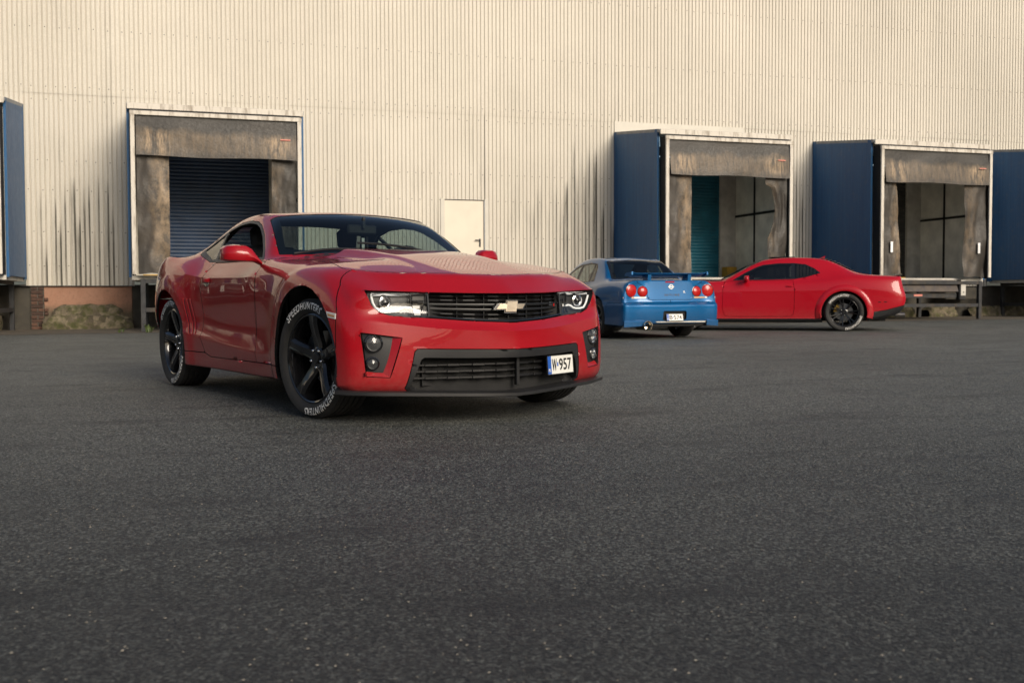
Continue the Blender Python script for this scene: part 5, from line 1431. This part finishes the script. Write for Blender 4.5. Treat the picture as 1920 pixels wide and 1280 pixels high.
# ------------------------------------------------------------------ the blue saloon, seen from behind (x forward from the rear axle)
def saloon():
    root = empty('saloon_car'); tag(root, 'metallic blue saloon with twin round tail lamps and rear wing seen from behind', 'car')
    blu = paint('blue_paint', (.0, .088, .245), flake=(.75, 1.4))
    for nd in blu.node_tree.nodes:
        if nd.type == 'BSDF_PRINCIPLED': nd.inputs['Metallic'].default_value = .30
    X = [None, 3.15, 2.92, 2.665, 2.42, 2.18, 1.88, 1.60, 1.25, .72, .28, .02, -.22, -.58, None]
    def line(c0, ys, zs, c1): return [c0]+[(X[i], ys[i-1], zs[i-1]) for i in range(1, 14)]+[c1]
    side = [
        line((3.36, .66, .18), [.74]*13, [.19]*13, (-.93, .74, .205)),
        line((3.42, .74, .24), [.82, .845, .85, .845, .83, .825, .825, .825, .83, .84, .855, .86, .855], [.235]*13, (-1.00, .835, .235)),
        line((3.44, .76, .38), [.83, .855, .86, .855, .84, .835, .835, .835, .838, .85, .862, .866, .86], [.40]*13, (-1.03, .845, .41)),
        line((3.44, .76, .50), [.83, .855, .86, .855, .842, .838, .838, .838, .84, .852, .864, .868, .86], [.535]*13, (-1.03, .845, .545)),
        line((3.42, .75, .60), [.82, .845, .85, .845, .836, .834, .834, .834, .836, .846, .856, .858, .85], [.62]*13, (-.985, .838, .60)),
        line((3.38, .72, .68), [.79, .815, .825, .825, .822, .822, .824, .824, .826, .834, .842, .842, .832], [.74, .75, .76, .77, .775, .78, .785, .785, .79, .80, .81, .81, .805], (-.975, .808, .79)),
    ]
    top = [
        [(3.34, .68, .71)]+[(3.12, .74, .78), (2.9, .755, .80), (2.665, .765, .815), (2.42, .77, .83), (2.18, .772, .845), (1.88, .775, .875), (1.6, .775, .885), (1.25, .775, .89), (.72, .775, .895), (.28, .775, .91), (.02, .772, .92), (-.22, .765, .925), (-.58, .75, .925)]+[(-.955, .705, .915)],
        [(3.36, .52, .72), (3.12, .58, .80), (2.9, .59, .825), (2.665, .60, .84), (2.42, .61, .86), (2.2, .63, .88), (1.95, .70, .905), (1.62, .63, 1.09), (1.28, .575, 1.255), (.72, .555, 1.31), (.30, .555, 1.255), (.06, .60, 1.12), (-.18, .665, .96), (-.58, .60, .945), (-.965, .52, .932)],
        [(3.38, .36, .725), (3.12, .42, .815), (2.9, .42, .84), (2.665, .43, .86), (2.42, .44, .88), (2.2, .45, .895), (2.05, .52, .91), (1.68, .47, 1.11), (1.31, .42, 1.29), (.72, .40, 1.34), (.27, .40, 1.285), (.02, .43, 1.13), (-.23, .47, .965), (-.60, .43, .95), (-.97, .38, .935)],
        [(3.39, .18, .73), (3.12, .22, .825), (2.9, .22, .85), (2.665, .22, .87), (2.42, .22, .89), (2.2, .23, .905), (2.09, .26, .912), (1.71, .24, 1.12), (1.325, .21, 1.305), (.72, .2, 1.355), (.255, .2, 1.30), (.0, .22, 1.135), (-.25, .24, .968), (-.61, .22, .952), (-.973, .19, .936)],
        [(3.395, 0, .73), (3.12, 0, .825), (2.9, 0, .85), (2.665, 0, .87), (2.42, 0, .89), (2.2, 0, .905), (2.10, 0, .912), (1.72, 0, 1.122), (1.33, 0, 1.31), (.72, 0, 1.36), (.25, 0, 1.305), (0, 0, 1.137), (-.255, 0, .968), (-.61, 0, .952), (-.974, 0, .936)],
    ]
    front = [[(3.40+d, .5, z), (3.44+d, .34, z), (3.46+d, .17, z), (3.465+d, 0, z)] for d, z in ((-.03, .18), (.02, .24), (.03, .38), (.03, .50), (.01, .60), (-.03, .68))]
    rear = [[(-1.0+d, .62, z+e), (-1.015+d, .42, z+e), (-1.02+d, .21, z+e*1.2), (-1.02+d, 0, z+e*1.2)] for d, z, e in ((.05, .215, .03), (-.02, .24, .02), (-.055, .41, 0), (-.055, .545, 0), (.01, .60, 0), (.03, .79, 0))]
    cre = [('r', 3, (0, 4), .75), ('r', 4, (0, 4), .6), ('r', 6, (0, 4), .55), ('s', 3, (1, 14), .5), ('s', 4, (1, 14), .3), ('s', 1, (0, 14), .6), ('t', 0, (6, 12), .3), ('t', 1, (6, 12), .3), ('x', 6, (1, 4), .5), ('x', 12, (1, 4), .4), ('v', 14, (0, 6), .35)]
    sk = Skin(make_skin(side, top, front, rear, cre))
    for s in (1, -1):
        for xc in (0, 2.665): sk.cut('void', arch(xc, .335, .365), 'y', lambda c, n, m, s=s: c.y*s > .35)
        sf = lambda c, n, m, s=s: m == SIDE and c.y*s > .4
        sk.cut('rear_door', [(1.05, .89), (1.03, .30), (.42, .30), (.30, .50), (.33, .72), (.42, .91)], 'y', sf, ['body'])
        sk.cut('front_door', [(1.95, .88), (2.0, .70), (1.98, .30), (1.055, .30), (1.075, .90)], 'y', sf, ['body'])
        tf = lambda c, n, m, s=s: m == TOP and c.y*s > .4 and abs(n.y) > .3
        sk.cut('window_trim', [(1.86, .905), (1.60, 1.055), (1.35, 1.18), (1.15, 1.232), (.72, 1.262), (.48, 1.235), (.40, 1.18), (.28, .945), (.8, .915)], 'y', tf)
        sk.cut('front_glass', [(1.80, .917), (1.58, 1.045), (1.33, 1.165), (1.13, 1.218), (1.09, 1.22), (1.07, .925)], 'y', tf)
        sk.cut('rear_glass', [(1.02, 1.225), (.72, 1.248), (.56, 1.232), (.50, .942), (1.0, .928)], 'y', tf)
        sk.cut('quarter_glass', [(.535, 1.230), (.475, 1.215), (.42, 1.165), (.315, .957), (.475, .945)], 'y', tf)
    sk.cut('windshield', sym([(2.07, 0), (2.05, .28), (1.98, .58), (1.92, .67), (1.60, .60), (1.31, .545), (1.345, .3), (1.355, 0)]), 'z', lambda c, n, m: m == TOP and c.z > .85)
    sk.cut('rear_window_trim', sym([(.245, 0), (.25, .25), (.285, .50), (.262, .53), (.06, .575), (-.165, .635), (-.215, .5), (-.238, .25), (-.242, 0)]), 'z', lambda c, n, m: m == TOP and c.z > .9)
    sk.cut('rear_window', sym([(.215, 0), (.22, .25), (.25, .48), (.06, .532), (-.135, .59), (-.185, .46), (-.205, .23), (-.208, 0)]), 'z', lambda c, n, m: m == TOP and c.z > .9)
    # boot lid: top and rear face
    sk.cut('boot_lid', sym([(-.262, 0), (-.255, .3), (-.22, .60), (-.5, .62), (-.99, .60), (-1.1, 0)]), 'z', lambda c, n, m: m == TOP and c.x < -.2, ['body'])
    lid = mir([(0, .628), (.37, .628), (.398, .645), (.41, .72), (.43, .80), (.47, .85), (.57, .90), (.60, .96), (0, .96)])
    sk.cut('boot_lid', lid, 'x', lambda c, n, m: m == REAR and c.z > .58, ['body'])
    sk.cut('rear_bumper', [(-2, .583), (2, .583), (2, .0), (-2, 0)], 'x', lambda c, n, m: m == REAR, ['body'])
    for s in (1, -1):
        sk.cut('rear_bumper', [(-.40, .05), (-.36, .25), (-.45, .585), (-1.2, .585), (-1.2, .05)], 'y', lambda c, n, m, s=s: m == SIDE and c.y*s > .4, ['body'])
    sk.cut('plate_recess', [(.165, .31), (.165, .430), (.145, .450), (-.235, .450), (-.255, .430), (-.255, .31)], 'x', lambda c, n, m: m == REAR)
    for s in (1, -1):
        sk.cut('void', [(s*.36, .10), (s*.36, .262), (s*.60, .262), (s*.60, .10)] if s > 0 else [(0, 0), (0, .01), (-.01, .01)], 'x', lambda c, n, m: m == REAR) if False else None
        for nm, on in (('front_door', 'front_door'), ('rear_door', 'rear_door')): sk.extract(nm, on, blu, root, s)
        sk.extract('window_trim', 'window_trim', M['black_plastic'], root, s, gap=0, depth=.01)
        for nm in ('front_glass', 'rear_glass', 'quarter_glass'): sk.extract(nm, 'side_window', M['glass'], root, s, gap=0, offset=.004)
        sk.extract('body', 'body_side', blu, root, s, depth=.02)
        # lamps: big outer, smaller inner
        for (y, z, r) in ((.685, .775, .100), (.488, .762, .082)):
            p, n = sk.at('x', s*y, z, -1); q = Vector((-1, 0, 0)).rotation_difference(n).to_matrix().to_4x4(); T = Matrix.Translation(p) @ q
            def lat(nm, prof, mat, par, seg=36):
                m = MB(); m.lathe(prof, seg, (0, 0, 0), 'x'); m.v = [tuple(T @ Vector(v)) for v in m.v]; return m.build(nm, mat, par, True, 40)
            ring = lat('tail_light', [(r*1.09, .012), (r*1.08, -.006), (r*1.0, -.008), (r*.99, .0)], M['gloss_black'], root)
            lat('lamp_lens', [(r*.99, -.004), (r*.85, -.013), (r*.5, -.022), (0, -.026)], M['red_lens'], ring)
        for (y0, y1, mat) in ((.83, .64, M['amber'] if s > 0 else M['white_lens']), (.635, .43, M['white_lens'] if s > 0 else M['amber'])):
            pts = [sk.at('x', s*y, z, -1) for y, z in ((y0, .652), (y1, .652), (y1, .676), (y0, .676))]
            m = MB(); m.add([p+n*.004 for p, n in pts]+[p-n*.01 for p, n in pts], [(0, 1, 2, 3), (0, 4, 5, 1), (1, 5, 6, 2), (2, 6, 7, 3), (3, 7, 4, 0)]); m.build('indicator_strip', mat, root)
        # bumper corner pods
        rows = []
        for k in range(13):
            t = k/12; y = .845-.36*t if s > 0 else -(.845-.22*t)
            x = -1.045-.02*math.sin(t*math.pi*.5)
            rows.append([(x+.06, y, .305), (x-.006, y, .298), (x-.014, y, .285), (x-.004, y, .20+.02*t), (x+.05, y, .195+.02*t)])
        m = MB(); m.grid(rows); m.build('bumper_pod', blu, root, True, 35)
    sk.extract('boot_lid', 'boot_lid', blu, root); sk.extract('rear_bumper', 'rear_bumper', blu, root, depth=.04, gap=.001)
    sk.extract('windshield', 'windshield', M['glass'], root, gap=0, offset=.003)
    sk.extract('rear_window_trim', 'rear_window_trim', M['gloss_black'], root, gap=0, depth=.006)
    sk.extract('rear_window', 'rear_window', M['glass'], root, gap=0, offset=.003)
    sk.extract('plate_recess', 'plate_recess', M['undertray'], root, gap=0, offset=.035, thick=False)
    sk.extract('body', 'pillar_trim', M['headliner'], root, 0, offset=.03, thick=False, keep=lambda c: c.z > .95 and -.2 < c.x < 2.1)
    plate(root, 'license_plate', 'B 574', (-1.070, -.045, .348), (0, -1, 0), (.22, 0, 1), .290, .105)
    # wing
    rows = []
    for k in range(25):
        y = -.68+1.36*k/24; e = max(0, abs(y)-.60)/.08; zz = 1.035+.022*e
        rows.append([(-.80, y, zz-.044), (-.82, y, zz-.026), (-.90, y, zz-.002), (-.985, y, zz+.018), (-.988, y, zz+.012), (-.90, y, zz-.026), (-.80, y, zz-.044)])
    m = MB(); m.grid(rows); wing = m.build('rear_wing', blu, root, True, 50)
    for s in (1, -1):
        m = MB(); m.prism([(-.78, .93), (-.97, .925), (-.985, 1.03), (-.82, 1.03)], lambda u, v, d: (u, d, v), s*.36-.03, s*.36+.03); m.build('wing_post', blu, wing)
        m = MB(); m.prism([(-.74, 1.015), (-.80, 1.06), (-1.0, 1.078), (-1.005, 1.03), (-.90, 1.0)], lambda u, v, d: (u, d, v), s*.665, s*.69); m.build('wing_end', blu, wing)
    p, n = sk.at('x', 0, .905, -1); m = MB(); m.box((p.x-.003, 0, .912), (.012, .16, .020), None, .003); m.build('brake_light', M['red_lens'], root)
    # lettering, emblem and small badge
    def badge(body, y, z, size, mat, nm, sp_=1.0, sx=1.0):
        vs, fs = text_mesh(body, size, offset=.0008, spacing=sp_)
        m = MB()
        out = []
        for v in vs:
            p, n = sk.at('x', y-v.x*sx, z+v.y, -1); out.append(p+n*.003)
        m.add(out, fs); return m.build(nm, mat, root)
    dark = simple('bronze_letters', (.05, .035, .02), .4, metal=.6)
    badge('SKYLINE', -.03, .690, .045, dark, 'boot_lettering', 1.35, 1.25)
    badge('R', -.255, .735, .055, M['white_print'], 'boot_badge')
    p, n = sk.at('x', -.02, .835, -1); T = Matrix.Translation(p) @ Vector((-1, 0, 0)).rotation_difference(n).to_matrix().to_4x4()
    m = MB(); m.lathe([(.038, .002), (.038, -.006), (.030, -.006), (.030, .002)], 28, (0, 0, 0), 'x'); m.box((-.003, 0, 0), (.006, .10, .014)); m.v = [tuple(T @ Vector(v)) for v in m.v]; m.build('boot_emblem', M['chrome'], root, True, 40)
    # exhaust, diffuser strip, tow hook
    m = MB(); m.lathe([(.074, .30), (.074, -.02), (.079, -.03), (.073, -.034), (.064, -.02), (.060, .10), (.0, .12)], 32, (-1.085, .455, .222), 'x'); m.build('exhaust_tip', M['exhaust'], root, True, 40)
    m = MB(); m.prism([(.26, .268), (-.60, .262), (-.64, .285), (.30, .290)], lambda u, v, d: (d, u, v), -1.02, -1.05); m.build('diffuser_strip', B['jamb'], root)
    m = MB(); m.box((-.93, -.05, .235), (.12, 1.3, .07), None, .01); m.build('rear_underpanel', M['undertray'], root)
    for s in (1, -1):
        for x in (0, 2.665): wheel('wheel', root, (x, s*.745, .325), R(5), .325, .245, .232, mesh_spokes(6, .014), None, False, 0, s > 0)
        m = MB(); rows = []
        for (y, xc, zc, dx, dz) in ((.78, 1.72, .92, .03, .012), (.83, 1.72, .95, .04, .04), (.90, 1.71, .965, .045, .05), (.95, 1.70, .96, .035, .045), (.965, 1.70, .96, .004, .004)):
            rows.append([(xc+dx*u, s*y, zc+dz*v) for u, v in ((-1, -.95), (0, -1), (.8, -.8), (1, 0), (.7, .9), (0, 1), (-1, 1), (-1, -.95))])
        m.grid(rows); m.build('side_mirror', blu, root, True, 60)
    wheel_wells(root, (0, 2.665), .335, .38, .40, .83)
    m = MB(); m.box((1.3, 0, .215), (4.1, 1.15, .06)); m.box((1.33, 0, .215), (1.85, 1.5, .06)); m.build('underbody', M['undertray'], root)
    interior(root, [(1.15, .36), (1.15, -.36)], (1.75, .84), (1.58, -.36, .84), .28, 2.0, -.1, .70, .25)
    return root
# ------------------------------------------------------------------ a wood far behind the camera: it shows only as the dark skyline mirrored in the paint
def wood():
    from mathutils import noise as N
    m = MB(); rr = random.Random(11); vs = []; fs = []
    for k in range(230):
        a = R(-200+220*k/229+rr.uniform(-.5, .5)); d = rr.uniform(62, 84)
        cx, cy_ = 2+d*math.cos(a), 2+d*math.sin(a)
        if cy_ > 8: continue
        h = rr.uniform(5.5, 10)*(1+.25*N.noise(Vector((a*3, 0, 0)))); w_ = rr.uniform(1.8, 3.4)
        for q in range(60):
            t = rr.random()**.8; zz = h*(.06+.94*t); rad = w_*(1-.65*t)*rr.uniform(.4, 1.05); b = rr.uniform(0, 6.283)
            c = Vector((cx+rad*math.cos(b), cy_+rad*math.sin(b), zz)); s = rr.uniform(.5, 1.2)
            n = Vector((rr.uniform(-1, 1), rr.uniform(-1, 1), rr.uniform(-.3, 1))).normalized(); u = n.orthogonal().normalized()*s; v = n.cross(u)
            o = len(vs); vs += [c+u, c+v*.8, c-u, c-v*.8]; fs.append((o, o+1, o+2, o+3))
    m.add(vs, fs); tag(m.build('wood', simple('dark_foliage', (.035, .045, .02), .8, var=.5, nscale=1)), 'dark wood beyond the yard mirrored in the car paint', 'trees', kind='stuff')
wood()
c = camaro(); place_car(c, 1.6372, 6.7699, -1.2889)
c = muscle(); place_car(c, 12.42, 17.95, R(147))
c = saloon(); place_car(c, 7.509, 16.554, 1.619)
